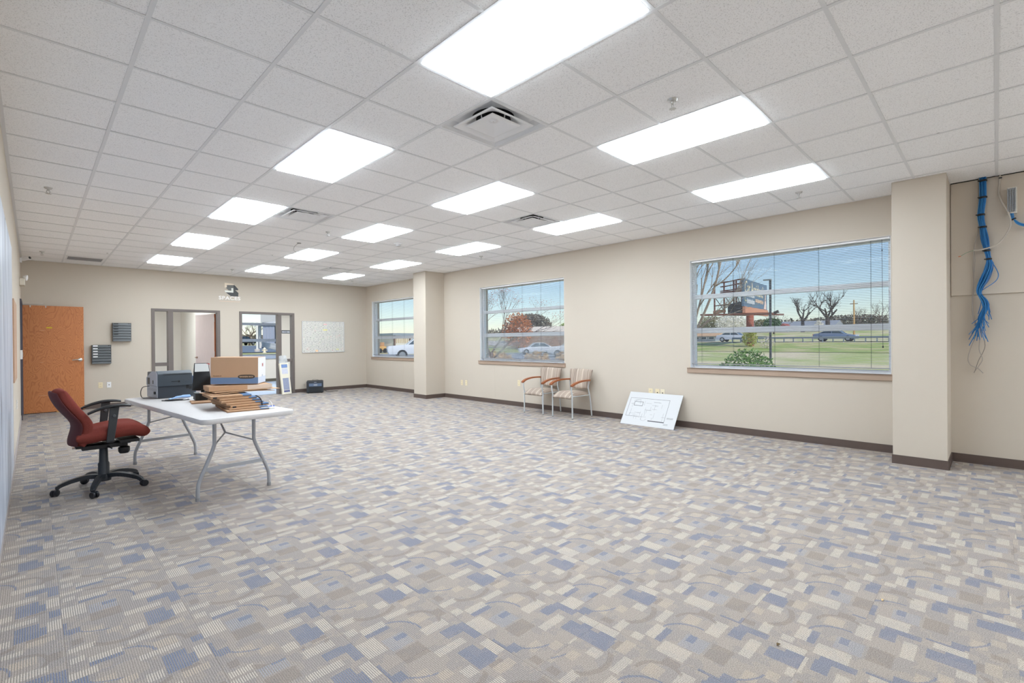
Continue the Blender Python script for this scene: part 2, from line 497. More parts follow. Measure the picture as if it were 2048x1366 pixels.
for j in range(JB, 18):
    y = GY + j * S
    cuts = sorted(GX + i * S for i, jj in LIGHTS if jj + 1 == j)
    cur = XL
    segs = []
    for cx in cuts: segs.append((cur, cx)); cur = cx + S
    segs.append((cur, XR))
    for a, b in segs:
        if b - a > .05: MB().box(a, b, y - .011, y + .011, H + .0003, H + .0028).build('grid_cross_tee', M_grid, ceiling)
MB().box(XL, XR, YF - .022, YF, H - .0005, H + .003).build('wall_angle', M_grid, ceiling)
# dark gap where the tiles stop short of the alcove wall
MB().box(XR - .03, XR - .019, YV + .3, 0.347, H - .004, H + .003).build('edge_gap', M_dark, ceiling)

# light panels -------------------------------------------------------
M_panel = mat('lit_diffuser', (235, 246, 255), .5, emit=PANEL_STRENGTH)
def make_light():
    root = thing('ceiling_light', 'rectangular glowing light panel with its lens dropped to light the grid ceiling', 'ceiling light', (0, 0, H), group='ceiling light panels')
    w, d, b = S - .026, 2*S - .026, .018
    mb = MB()
    for x0, x1, y0, y1 in ((0, w, 0, b), (0, w, d - b, d), (0, b, b, d - b), (w - b, w, b, d - b)):
        mb.box(x0 + .013, x1 + .013, y0 + .013, y1 + .013, .0005, .02)
    mb.build('frame', M_white, root, world=False)
    MB().box(.013 + b, .013 + w - b, .013 + b, .013 + d - b, -.012, .008).build('diffuser', M_panel, root, world=False)  # lens lowered past the grid so its edges light the ceiling
    MB().box(.02, w, .02, d, .02, .09).build('housing', M_white, root, world=False)
    return root
proto = make_light()
ROWS = {-1: 'orange door side row', 2: 'middle row', 5: 'window wall row'}
NTH = {14: 'first', 10: 'second', 6: 'third', 2: 'fourth', -2: 'fifth', -9: 'sixth', -13: 'added unseen seventh'}
for q, (i, j) in enumerate(LIGHTS + LIGHTS_ADDED):
    o = proto if q == 0 else copy_tree(proto)
    o.location = (GX + i * S, GY + j * S, H - (.0 if j > -8 else .012))
    o['label'] = 'ceiling light panel, %s from the far wall in the %s' % (NTH[j], ROWS[i])

# air diffusers ------------------------------------------------------
M_vent = mat('vent_enamel', (236, 237, 238), .3)
def make_vent():
    root = thing('ceiling_vent', 'square stamped metal air diffuser with nested cones in the ceiling', 'vent', (0, 0, H), group='square air diffusers')
    c = S / 2
    def ring(mb, a0, z0, a1, z1):
        o = [(c-a0, c-a0, z0), (c+a0, c-a0, z0), (c+a0, c+a0, z0), (c-a0, c+a0, z0)]
        p = [(c-a1, c-a1, z1), (c+a1, c-a1, z1), (c+a1, c+a1, z1), (c-a1, c+a1, z1)]
        mb.add(o + p, [(0,1,5,4),(1,2,6,5),(2,3,7,6),(3,0,4,7)])
    mb = MB(); ring(mb, .296, .0, .286, .0); ring(mb, .286, .0, .272, .022); ring(mb, .272, .022, .268, .022); ring(mb, .268, .022, .245, .062)
    ring(mb, .245, .062, .10, .068)
    mb.build('frame', M_vent, root, world=False, fix=False)
    MB().lathe([(.165, .062), (.165, .15)], 28, (c, c, 0)).build('duct', M_dark, root, world=False)
    def sq(a0, b_, z, n_=48):
        out = []
        for k_ in range(n_ + 1):
            t_ = 2*PI*k_/n_ + PI/4; cs_, sn_ = math.cos(t_), math.sin(t_)
            rr = a0*((1 - b_)/max(abs(cs_), abs(sn_)) + b_)
            out.append((c + rr*cs_, c + rr*sn_, z))
        return out
    MB().grid([sq(.222, 0, .004), sq(.216, 0, -.004), sq(.205, .02, .0), sq(.18, .25, .014), sq(.155, .6, .034), sq(.135, 1, .052)]).build('outer_cone', M_vent, root, world=False, smooth='all', fix=False)
    MB().grid([sq(.150, 0, .006), sq(.145, 0, -.002), sq(.135, .02, .0), sq(.11, .3, .010), sq(.08, .7, .028), sq(.05, 1, .040), sq(.03, 1, .043), sq(.028, 1, .036), sq(.001, 1, .035)]).build('inner_cone', M_vent, root, world=False, smooth='all', fix=False)
    for sx_, sy_ in ((1, 0), (-1, 0), (0, 1), (0, -1)): MB().bar((c + sx_*.12, c + sy_*.12, .02), (c + sx_*.13, c + sy_*.13, .06), .01, .003).build('cone_strut', M_vent, root, world=False)
    MB().lathe([(.006, .035), (.006, .040), (.003, .036)], 10, (c, c, 0)).build('screw', M_chrome, root, world=False)
    return root
proto = make_vent()
VLAB = ['largest looking square air diffuser, at the corner of the fifth panel from the far wall', 'square air diffuser beside the third panel from the far wall on the door side',
        'square air diffuser touching the fourth light panel along the window wall', 'square air diffuser nearest the far wall, by the whiteboard corner']
for q, (i, j) in enumerate(VENTS):
    o = proto if q == 0 else copy_tree(proto)
    o.location = (GX + i * S, GY + j * S, H)
    o['label'] = VLAB[q]
# return grille
rx, ry = GX + RETURN[0] * S, GY + RETURN[1] * S
rg = thing('return_grille', 'dark slatted return air grille in the ceiling above the wooden door', 'vent', (rx, ry, H))
mb = MB()
for a in ((.03, .58, .03, .06), (.03, .58, .50, .53), (.03, .05, .06, .5), (.56, .58, .06, .5)): mb.box(rx+a[0], rx+a[1], ry+a[2], ry+a[3], H-.004, H+.0035)
mb.build('frame', M_white, rg)
MB().box(rx+.05, rx+.56, ry+.06, ry+.5, H+.001, H+.0033).build('backing', M_dark, rg)
for q in range(14):
    yy = ry + .075 + q * .0305
    MB().bar((rx+.05, yy, H-.001), (rx+.56, yy, H-.001), .012, .0015, (0, .6, 1)).build('slat', mat('slat_grey', (150, 150, 152), .5), rg)

# sprinklers ---------------------------------------------------------
def make_sprinkler():
    root = thing('sprinkler_head', 'small chrome fire sprinkler head hanging from the ceiling', 'sprinkler', (0, 0, H), group='ceiling sprinklers')
    MB().lathe([(.036, .004), (.036, 0), (.026, -.012), (.014, -.014)], 20).build('escutcheon', M_chrome, root, world=False, smooth=True)
    mb = MB().lathe([(.011, 0), (.011, -.03), (.008, -.034)], 12)
    mb.tube([(.011, 0, -.03), (.014, 0, -.045), (.005, 0, -.06)], .003, 6); mb.tube([(-.011, 0, -.03), (-.014, 0, -.045), (-.005, 0, -.06)], .003, 6)
    mb.build('body', M_chrome, root, world=False, smooth=True)
    mb = MB().lathe([(.006, -.058), (.020, -.062), (.020, -.064)], 16)
    for q in range(8):
        a = q * PI / 4; mb.bar((.012*math.cos(a), .012*math.sin(a), -.063), (.025*math.cos(a), .025*math.sin(a), -.063), .006, .0015)
    mb.build('deflector', M_chrome, root, world=False)
    return root
proto = make_sprinkler()
for q, (i, j) in enumerate([(-3.5, 7.62), (-3.5, 15.66), (1.53, -1.4), (6.55, -1.4), (1.53, 7.62), (6.6, 7.63), (6.45, 16.1), (1.58, 15.86)]):
    o = proto if q == 0 else copy_tree(proto)
    o.location = (GX + i * S, GY + j * S, H + .002)
# smoke detector
sd = thing('smoke_detector', 'round white smoke detector on the ceiling between light panels', 'smoke detector', (4.43, 7.10, H))
MB().lathe([(.07, 0), (.07, -.016), (.06, -.022)], 26, (4.43, 7.10, H+.002)).build('base', M_white, sd, smooth=True)
MB().lathe([(.045, -.02), (.043, -.044), (.03, -.052), (.012, -.053)], 22, (4.43, 7.10, H+.002)).build('chamber', mat('detector_grey', (205, 205, 205), .5), sd, smooth=True)
# dangling wire and drill holes
dw = thing('ceiling_cable', 'thin loose wire hanging from a hole in the ceiling', 'cable', (3.18, 8.29, H))
MB().tube(spline([(3.20, 8.20, H+.004), (3.14, 8.22, H-.05), (3.13, 8.25, H-.11), (3.17, 8.24, H-.145), (3.23, 8.22, H-.155)]), .003, 6).build('wire', mat('wire_grey', (150, 150, 150), .5), dw)
MB().lathe([(.034, .0045), (.034, .0005)], 18, (3.20, 8.20, H)).build('hole', mat('hole_grey', (130, 130, 128), .8), dw)
for q, (x, y) in enumerate([(5.85, 5.49), (3.27, 9.67), (4.11, 10.55), (0.99, 11.44), (5.31, 0.33)]):
    MB().lathe([(.013, .0045), (.013, .0022)], 14, (x, y, H)).build('drill_hole', mat('hole_dark', (60, 58, 56), .9), ceiling)

# ------------------------------------------------------------------ windows and blinds
def glass_material(name, film=0.0, tint=(1, 1, 1)):
    mt = bpy.data.materials.new(name); mt.use_nodes = True
    nt = mt.node_tree; n = nt.nodes; l = nt.links
    n.remove(n['Principled BSDF']); out = n['Material Output']
    tr = n.new('ShaderNodeBsdfTransparent'); tr.inputs[0].default_value = (*tint, 1)
    gl = n.new('ShaderNodeBsdfGlossy'); gl.inputs['Roughness'].default_value = 0.02
    lw = n.new('ShaderNodeLayerWeight'); lw.inputs[0].default_value = .5
    pw = n.new('ShaderNodeMath'); pw.operation = 'POWER'; pw.inputs[1].default_value = 5; l.new(lw.outputs['Facing'], pw.inputs[0])
    fr = n.new('ShaderNodeMath'); fr.operation = 'MULTIPLY_ADD'; fr.inputs[1].default_value = .5; fr.inputs[2].default_value = .006; l.new(pw.outputs[0], fr.inputs[0])
    mx = n.new('ShaderNodeMixShader'); l.new(fr.outputs[0], mx.inputs[0]); l.new(tr.outputs[0], mx.inputs[1]); l.new(gl.outputs[0], mx.inputs[2])
    last = mx.outputs[0]
    if film:
        tl = n.new('ShaderNodeBsdfTranslucent'); tl.inputs[0].default_value = (.85, .87, .88, 1)
        df = n.new('ShaderNodeBsdfDiffuse'); df.inputs[0].default_value = (.8, .82, .83, 1)
        ms = n.new('ShaderNodeMixShader'); ms.inputs[0].default_value = .5; l.new(tl.outputs[0], ms.inputs[1]); l.new(df.outputs[0], ms.inputs[2])
        tcn = n.new('ShaderNodeTexCoord'); nz = n.new('ShaderNodeTexNoise'); nz.inputs['Scale'].default_value = 2.2; nz.inputs['Detail'].default_value = 4
        l.new(tcn.outputs['Object'], nz.inputs['Vector'])
        mr = n.new('ShaderNodeMapRange'); mr.inputs[1].default_value = .35; mr.inputs[2].default_value = .7; mr.inputs[3].default_value = film * .4; mr.inputs[4].default_value = film * 1.3
        l.new(nz.outputs['Fac'], mr.inputs[0])
        m2 = n.new('ShaderNodeMixShader'); l.new(mr.outputs[0], m2.inputs[0]); l.new(last, m2.inputs[1]); l.new(ms.outputs[0], m2.inputs[2])
        last = m2.outputs[0]
    l.new(last, out.inputs[0])
    return mt
M_glass = glass_material('window_glass')
M_reflhaze = glass_material('reflection_haze_glass', film=.4)  # film paints in the hazy reflection of the room on the lower pane
M_sill = mat('sill_laminate', (170, 148, 130), .5, noise=(5, .12), stretch=(1, .4, 3))
M_slat = mat('blind_slat', (196, 200, 206), .45)
M_cord = mat('blind_cord', (70, 74, 80), .7)
Z_M1, Z_M2 = (1.965, 2.03), (1.445, 1.525)
def make_window(n, y0, y1, label, hazy=False):
    w = struct(empty('window_%d' % n, (XR + .1, (y0 + y1) / 2, W_Z0)), label, 'window')
    fx0, fx1 = XR + .105, XR + .165
    mb = MB()
    mb.box(fx0, fx1, y0, y0 + .035, W_Z0, W_Z1); mb.box(fx0, fx1, y1 - .035, y1, W_Z0, W_Z1)
    mb.box(fx0, fx1, y0 + .035, y1 - .035, W_Z1 - .045, W_Z1); mb.box(fx0, fx1, y0 + .035, y1 - .035, W_Z0, W_Z0 + .04)
    mb.build('window_frame', M_alu, w, bevel=.003)
    # white lining of the recess
    mb = MB()
    mb.box(XR + .002, fx0, y0, y0 + .004, W_Z0, W_Z1); mb.box(XR + .002, fx0, y1 - .004, y1, W_Z0, W_Z1)
    mb.box(XR + .002, fx0, y0, y1, W_Z1 - .004, W_Z1); mb.box(XR + .002, fx0, y0, y1, W_Z0, W_Z0 + .004)
    mb.build('recess_lining', M_white, w)
    for z0, z1 in (Z_M1, Z_M2):
        mb = MB().box(fx0 + .005, fx1 - .005, y0 + .035, y1 - .035, z0, z1)
        if z0 < 1.6: mb.box(fx0 - .008, fx0 + .006, y0 + .035, y1 - .035, z0 + .012, z0 + .03); mb.box(fx0 - .008, fx0 + .006, y0 + .035, y1 - .035, z0 + .05, z0 + .07)
        mb.build('transom_bar', M_alu, w, bevel=.003)
    gx = (fx0 + fx1) / 2
    for z0, z1, hz in ((W_Z0 + .04, Z_M2[0], hazy), (Z_M2[1], Z_M1[0], False), (Z_M1[1], W_Z1 - .045, False)):
        MB().add([(gx, y0 + .035, z0), (gx, y1 - .035, z0), (gx, y1 - .035, z1), (gx, y0 + .035, z1)], [(0, 1, 2, 3)]).build('pane', M_reflhaze if hz else M_glass, w, fix=False)
    yl, yh = y0 - .026, y1 + .042
    if n == 1: yl = 0.80
    mb = MB().box(XR - .022, XR + .003, yl, yh, .845, .915); mb.box(XR - .03, XR + .1, max(yl, y0 + .001) if n == 1 else y0 + .001, y1 - .001, .912, .922)
    mb.box(XR - .03, XR + .002, yl, yh, .908, .922)
    mb.build('window_sill', M_sill, w, bevel=.003)
    return w
make_window(1, *WINS[0], 'widest window beside a pilaster, looking out on a billboard and road')
make_window(2, *WINS[1], 'window above the guest chairs, looking out on parked vehicles', hazy=True)
make_window(3, *WINS[2], 'window near the far corner, partly hidden by a pilaster')
make_window(5, *WINS[3], 'window in the wall behind the camera')

slat_proto = {}
def make_blind(y0, y1, label, z_bottom=0.985, cords=()):
    ya, yb = y0 + .012, y1 - .012
    bx = XR + .045
    b = thing('window_blind', label, 'blind', (bx, (y0 + y1) / 2, z_bottom), group='white mini blinds')
    MB().box(bx - .013, bx + .013, ya, yb, W_Z1 - .03, W_Z1 - .005).build('headrail', M_white, b, bevel=.002)
    MB().box(bx - .012, bx + .012, ya, yb, z_bottom - .006, z_bottom + .006).build('bottom_rail', mat('rail_grey', (150, 150, 152), .4), b, bevel=.003)
    n = int((W_Z1 - .04 - z_bottom) / .0205)
    L = yb - ya
    key = round(L, 3)
    if key not in slat_proto:
        rows = []
        for q in range(2):
            yq = -L/2 + q * L
            rows.append([(-.0125, yq, -.0016), (-.006, yq, 0), (0, yq, .0006), (.006, yq, 0), (.0125, yq, -.0016)])
        mb = MB().grid(rows)
        me = bpy.data.meshes.new('slat'); me.from_pydata(mb.v, [], mb.f); me.materials.append(M_slat); slat_proto[key] = me
    for q in range(n):
        o = bpy.data.objects.new('slat', slat_proto[key]); COL.objects.link(o); o.parent = b
        o.location = (0, 0, .0205 * (q + 1))
        o.rotation_euler = (0, math.radians(4), 0)
    for y in cords:
        mb = MB().tube([(bx - .0128, y, W_Z1 - .03), (bx - .0128, y, z_bottom)], .0011, 5); mb.tube([(bx + .0128, y, W_Z1 - .03), (bx + .0128, y, z_bottom)], .0011, 5)
        for q in range(n): mb.bar((bx, y, z_bottom + .0205*(q+1)-.001), (bx, y + .006, z_bottom + .0205*(q+1)-.001), .022, .0012)
        mb.build('ladder_cord', M_cord, b)
    return b, bx
b1, bx = make_blind(*WINS[0], 'white mini blind in the widest window beside the pilaster', cords=(1.06, 1.6, 2.12, 2.66, 3.12))
MB().tube([(bx - .02, .95, W_Z1 - .03), (bx - .024, .945, 1.25)], .002, 6).build('lift_cord', M_cord, b1)
MB().lathe([(.004, .012), (.008, 0), (.006, -.014)], 10, (bx - .024, .945, 1.245)).build('cord_tassel', M_black, b1)
MB().lathe([(.003, .01), (.006, 0), (.003, -.01)], 10, (bx - .022, .949, 2.39)).build('cord_stop', M_black, b1)
b2, bx = make_blind(*WINS[1], 'white mini blind in the window above the guest chairs', z_bottom=.97, cords=(5.86, 6.35, 6.86, 7.4, 7.95))
MB().tube([(bx - .02, 8.05, W_Z1 - .03), (bx - .02, 8.05, .98)], .0028, 6).build('tilt_wand', M_white, b2)
make_blind(*WINS[2], 'white mini blind in the window nearest the far corner', cords=(10.7, 11.3, 11.9, 12.5))

# ------------------------------------------------------------------ office door frames in the far wall
M_frame = mat('bronze_frame', (112, 103, 98), .5, noise=(3, .04))
M_kick = mat('pale_door_wood', (206, 188, 182), .45, noise=(14, .10), stretch=(8, 8, .5))
def door_frame(n, x0, x1, m0, m1, side, label):
    """m0,m1: mullion between side light and opening"""
    d = struct(empty('door_%d' % n, ((x0 + x1) / 2, YF, 0)), label, 'door frame')
    ya, yb = YF - .02, YF + .155
    mb = MB()
    mb.box(x0, x0 + .062, ya, yb, 0, FZ); mb.box(x1 - .062, x1, ya, yb, 0, FZ)
    mb.box(x0 + .062, x1 - .062, ya, yb, FZ - .055, FZ)
    mb.box(m0, m1, ya, yb, 0, FZ - .055)
    # door stop
    mb.build('door_jamb', M_frame, d, bevel=.003)
    a, b = (x0 + .062, m0) if side < 0 else (m1, x1 - .062)
    MB().box(a, b, ya + .02, yb - .02, .845, .925).build('side_light_rail', M_frame, d, bevel=.003)
    MB().box(a, b, ya + .02, yb - .02, 0, .09).build('side_light_sill', M_frame, d, bevel=.003)
    for z0, z1 in ((.09, .845), (.925, FZ - .055)):
        MB().add([(a, YF + .07, z0), (b, YF + .07, z0), (b, YF + .07, z1), (a, YF + .07, z1)], [(0, 1, 2, 3)]).build('pane', M_glass, d, fix=False)
    return d
door_frame(1, F1[0], F1[1], 2.212, 2.312, -1, 'brown metal door frame with side light and open wood grain door')
d2 = door_frame(2, F2[0], F2[1], 4.622, 4.712, 1, 'brown metal door frame with side light looking through to an outside window')
# sign stuck on the second side light
sg = thing('window_sticker', 'small dark printed strip stuck on the office side light glass', 'sign', (4.86, YF + .06, 1.66))
MB().box(4.735, 4.965, YF + .060, YF + .062, 1.605, 1.69).build('strip', mat('sticker_dark', (66, 72, 80), .5), sg)
mb = MB()
rng = random.Random(5)
x = 4.75
while x < 4.94:
    w = rng.uniform(.008, .02); hh = rng.uniform(.018, .034) if x < 4.87 else rng.uniform(.03, .05)
    mb.box(x, x + w, YF + .0588, YF + .0602, 1.645 - hh/2, 1.645 + hh/2); x += w + .006
mb.build('print', mat('sticker_print', (215, 218, 220), .6), sg)

# open wooden door of the first office
hx, hy = 3.205, YF + .15
ang = math.radians(104)
od = thing('office_door', 'pale wood grain office door standing open inside the left office', 'door', (hx, hy, 0), rz=ang)
MB().box(.004, .90, -.022, .022, .012, 2.08).build('door_leaf', M_kick, od, world=False, bevel=.002)
MB().box(-.004, .005, -.022, .022, .012, 2.08).build('door_edge', mat('orange_veneer_edge', (170, 92, 52), .5), od, world=False)
for z in (.25, 1.05, 1.88):
    MB().box(-.008, .012, .0225, .026, z, z + .11).build('hinge', M_chrome, od, world=False)
mb = MB().lathe([(.026, 0), (.026, .01), (.012, .012), (.012, .05)], 18, (.83, .022, 1.0), (0, 1, 0)); mb.tube([(.83, .07, 1.0), (.72, .072, 1.0)], .009, 8)
mb.lathe([(.026, 0), (.026, .01), (.012, .012), (.012, .05)], 18, (.83, -.022, 1.0), (0, -1, 0)); mb.tube([(.83, -.07, 1.0), (.72, -.072, 1.0)], .009, 8)
mb.build('lever_handle', mat('bronze_lever', (150, 118, 96), .35, metal=.7), od, world=False, smooth=True)

# offices behind the far wall
M_owall = mat('office_paint', (214, 206, 194), .8, spec=.2)
mb = MB()
mb.box(0.9, 1.0, YF + .14, 18.25, -.006, 3.2)       # left side of first office
mb.box(3.33, 3.43, YF + .14, 18.25, -.006, 3.2)     # between the offices
wall_with_holes(mb, .9, XR, [(3.75, 6.28, W_Z0, W_Z1)], lambda a, b, c, d: mb.box(a, b, 18.0, 18.25, c, d))
struct(mb.build('wall_office', M_owall), 'pale partition walls of the two offices behind the far wall', 'wall')
mb = MB(); mb.box(3.43, XR, 17.99, 18.0, 0, .1)
mb.box(1.0, 3.33, 17.99, 18.0, 0, .1); mb.box(3.32, 3.33, YF + .14, 18, 0, .1)
struct(mb.build('baseboard_office', mat('office_base', (88, 80, 66), .5)), 'dark olive baseboard in the offices', 'baseboard')
oc = MB().box(1.0, XR, YF + .14, 18.0, 2.75, 2.8)
struct(oc.build('ceiling_office', mat('office_ceiling', (225, 225, 225), .9)), 'plain white ceiling of the two offices', 'ceiling')
of = MB().box(1.0, XR, YF + .14, 18.0, -.006, 0)
struct(of.build('floor_office', mat('office_carpet', (150, 160, 176), .95, noise=(30, .15))), 'blue grey office carpet beyond the door frames', 'floor')
for nm, x, lab in (('ceiling_light', 2.1, 'added unseen square light panel on the ceiling of the left office'), ('ceiling_light', 4.6, 'added unseen square light panel on the ceiling of the right office by the far wall'), ('ceiling_light', 6.2, 'added unseen square light panel on the ceiling of the right office by its outer corner')):  # unseen panels added to brighten the office walls
    r = thing(nm, lab, 'ceiling light', (x, 15.6, 2.75))
    MB().box(x - .63, x + .63, 14.65, 15.95, 2.72, 2.75).build('frame', M_white, r)
    MB().box(x - .6, x + .6, 14.68, 15.92, 2.716, 2.72).build('diffuser', M_panel, r)
# exterior window of the second office
w4 = struct(empty('window_4', (5.0, 18.1, W_Z0)), 'grey framed outside window seen through the right office', 'window')
M_gal = mat('grey_aluminium', (120, 128, 140), .4)
mb = MB()
for a in ((3.75, 3.79, W_Z0, W_Z1), (6.24, 6.28, W_Z0, W_Z1), (3.79, 6.24, W_Z0, W_Z0 + .04), (3.79, 6.24, W_Z1 - .045, W_Z1)): mb.box(a[0], a[1], 18.1, 18.16, a[2], a[3])
mb.build('window_frame', M_gal, w4)
for z0, z1 in ((1.975, 2.06), (1.40, 1.50)): MB().box(3.79, 6.24, 18.105, 18.155, z0, z1).build('transom_bar', M_gal, w4)
for z0, z1 in ((W_Z0 + .04, 1.40), (1.50, 1.975), (2.06, W_Z1 - .045)):
    MB().add([(3.79, 18.13, z0), (6.24, 18.13, z0), (6.24, 18.13, z1), (3.79, 18.13, z1)], [(0, 1, 2, 3)]).build('pane', M_glass, w4, fix=False)
MB().box(3.7, 6.33, 17.96, 18.1, .80, .918).build('window_sill', mat('office_sill', (150, 160, 178), .4), w4, bevel=.004)
# corridor beyond the left doorway
mb = MB(); mb.box(-1.75, -1.65, 11.5, 14.2, -.006, 3.2); mb.box(-1.75, -.3, 14.1, 14.2, -.006, 3.2); mb.box(-1.75, -.3, 11.5, 11.6, -.006, 3.2); mb.box(-1.75, -.3, 11.5, 14.2, -.02, -.002); mb.box(-1.75, -.3, 11.5, 14.2, 2.8, 2.9)
struct(mb.build('wall_corridor', mat('corridor_daylight_blue', (150, 166, 186), .8)), 'corridor walls beyond the left doorway, coloured blue grey like daylight', 'wall')  # blue daylight in the doorway gap is put into the wall colour

# ------------------------------------------------------------------ left doorway and orange wooden door
dl = struct(empty('door_3', (XL, (D_Y0 + D_Y1) / 2, 0)), 'dark metal frame of the doorway in the left wall', 'door frame')
mb = MB(); mb.box(XL - .15, XL + .022, D_Y0 - .05, D_Y0, 0, 2.18); mb.box(XL - .15, XL + .022, D_Y1, D_Y1 + .05, 0, 2.18); mb.box(XL - .15, XL + .022, D_Y0, D_Y1, 2.13, 2.18)
mb.build('door_jamb', mat('dark_frame', (72, 70, 82), .5), dl, bevel=.003)
def wood_material():
    mt = bpy.data.materials.new('orange_plywood_grain'); mt.use_nodes = True
    nt = mt.node_tree; n = nt.nodes; l = nt.links
    p = n['Principled BSDF']; p.inputs['Roughness'].default_value = .38
    tc = n.new('ShaderNodeTexCoord'); mp = n.new('ShaderNodeMapping'); l.new(tc.outputs['Object'], mp.inputs[0])
    mp.inputs['Scale'].default_value = (2.6, 1, 1.1)
    t = n.new('ShaderNodeTexNoise'); t.inputs['Scale'].default_value = 1.7; t.inputs['Detail'].default_value = 2.5; t.inputs['Distortion'].default_value = .4
    l.new(mp.outputs[0], t.inputs['Vector'])
    mu = n.new('ShaderNodeMath'); mu.operation = 'MULTIPLY'; mu.inputs[1].default_value = 135; l.new(t.outputs['Fac'], mu.inputs[0])
    si = n.new('ShaderNodeMath'); si.operation = 'SINE'; l.new(mu.outputs[0], si.inputs[0])
    mr = n.new('ShaderNodeMapRange'); mr.inputs[1].default_value = .1; mr.inputs[2].default_value = 1; l.new(si.outputs[0], mr.inputs[0])
    fn_ = n.new('ShaderNodeTexNoise'); fn_.inputs['Scale'].default_value = 40; mp2 = n.new('ShaderNodeMapping'); mp2.inputs['Scale'].default_value = (3, 1, .15)
    l.new(tc.outputs['Object'], mp2.inputs[0]); l.new(mp2.outputs[0], fn_.inputs['Vector'])
    ad = n.new('ShaderNodeMath'); ad.operation = 'MULTIPLY_ADD'; ad.inputs[1].default_value = .62; l.new(mr.outputs[0], ad.inputs[0])
    sc = n.new('ShaderNodeMath'); sc.operation = 'MULTIPLY'; sc.inputs[1].default_value = .35; l.new(fn_.outputs['Fac'], sc.inputs[0]); l.new(sc.outputs[0], ad.inputs[2])
    mx = n.new('ShaderNodeMix'); mx.data_type = 'RGBA'; mx.inputs[6].default_value = lin((204, 132, 80)); mx.inputs[7].default_value = lin((176, 104, 60))
    l.new(ad.outputs[0], mx.inputs[0]); l.new(mx.outputs[2], p.inputs['Base Color'])
    return mt
M_plydoor = wood_material()
dr = thing('wooden_door', 'orange varnished plywood door standing open flat against the far wall', 'door', (XL + .01, 13.235, 0))
MB().box(XL + .012, .752, 13.215, 13.258, .012, 2.125).build('door_leaf', M_plydoor, dr, bevel=.002)
for z in (.22, 1.02, 1.80): MB().box(XL + .001, XL + .013, 13.205, 13.216, z, z + .115).build('hinge', M_chrome, dr)
mb = MB().lathe([(.034, 0), (.034, .008), (.028, .014), (.013, .016), (.013, .05)], 22, (.695, 13.215, 1.04), (0, -1, 0))
mb.tube(spline([(.695, 13.165, 1.04), (.64, 13.160, 1.042), (.57, 13.163, 1.034)], 5), [.013]*5 + [.010]*5 + [.008], 8)
mb.build('lever_handle', mat('satin_nickel', (214, 214, 212), .28, metal=.85), dr, smooth=True)
MB().box(.748, .754, 13.222, 13.250, .98, 1.10).build('latch_plate', M_chrome, dr)
MB().box(.195, .278, 13.2135, 13.2155, 1.678, 1.702).build('yellow_tape', mat('yellow_tape', (214, 190, 40), .6), dr)
for x in (-.03, .19):
    MB().box(x - .008, x + .008, 13.2132, 13.2155, 2.088, 2.125).build('closer_bolt', M_chrome, dr)
for x, z, w in ((.10, 1.63, .07), (.08, .345, .12), (.1, 1.0, .05)): MB().box(x, x + w, 13.2142, 13.2152, z, z + .006).build('scratch', mat('scratch', (216, 170, 130), .6), dr)
MB().box(XL + .03, .75, 13.2, 13.21, .004, .012).build('door_sweep', M_black, dr)
mb = MB().bar((XL + .03, 13.19, 2.16), (.15, 13.19, 2.17), .02, .012); mb.bar((.08, 13.2, 2.135), (.155, 13.19, 2.165), .016, .01)
dc = tag(mb.build('door_closer_arm', mat('closer_paint', (210, 202, 190), .4)), 'pale metal closer arm above the orange wooden door', 'door closer')
mb = MB().prism([(0, 0), (.11, 0), (0, .025)], 0, .04, lambda a, b, t: (.33 + a, 13.15 + t, b + .0005))
tag(mb.build('door_wedge', mat('raw_pine', (206, 170, 110), .7)), 'small pine wedge on the carpet under the orange door', 'door wedge')

# left wall fittings
def M_streak():
    mt = bpy.data.materials.new('streaked_blue_grey_print'); mt.use_nodes = True
    nt = mt.node_tree; n = nt.nodes; l = nt.links; p = n['Principled BSDF']; p.inputs['Roughness'].default_value = .35
    tc = n.new('ShaderNodeTexCoord'); mp = n.new('ShaderNodeMapping'); mp.inputs['Scale'].default_value = (1, 5, .5); l.new(tc.outputs['Object'], mp.inputs[0])
    t = n.new('ShaderNodeTexNoise'); t.inputs['Scale'].default_value = 2.2; t.inputs['Detail'].default_value = 3; l.new(mp.outputs[0], t.inputs['Vector'])
    rp = n.new('ShaderNodeValToRGB'); e = rp.color_ramp.elements
    e[0].position = .3; e[0].color = lin((40, 42, 56)); e[1].position = .62; e[1].color = lin((206, 212, 222))
    x = e.new(.38); x.color = lin((150, 160, 178))
    l.new(t.outputs['Fac'], rp.inputs[0]); l.new(rp.outputs[0], p.inputs['Base Color'])
    return mt
tag(MB().box(XL + .001, XL + .013, 1.2, 7.1, .11, 2.35).build('wall_mural', M_streak(), bevel=.002), 'large blue grey streaked panel covering the near left wall', 'mural')
tag(MB().box(XL + .001, XL + .016, 7.55, 8.75, .93, 1.86).build('pin_board', mat('tan_cork', (184, 152, 128), .9, noise=(60, .12)), bevel=.002), 'tan pin board on the left wall beyond the mural', 'pin board')
ls = thing('light_switch', 'white switch box beside the left doorway frame', 'switch', (XL, 12.05, 1.16))
MB().box(XL, XL + .03, 11.99, 12.1, 1.1, 1.26).build('cover', M_white, ls, bevel=.004)
MB().box(XL + .03, XL + .036, 12.02, 12.07, 1.14, 1.22).build('keypad', mat('pale_grey', (170, 170, 172), .5), ls)
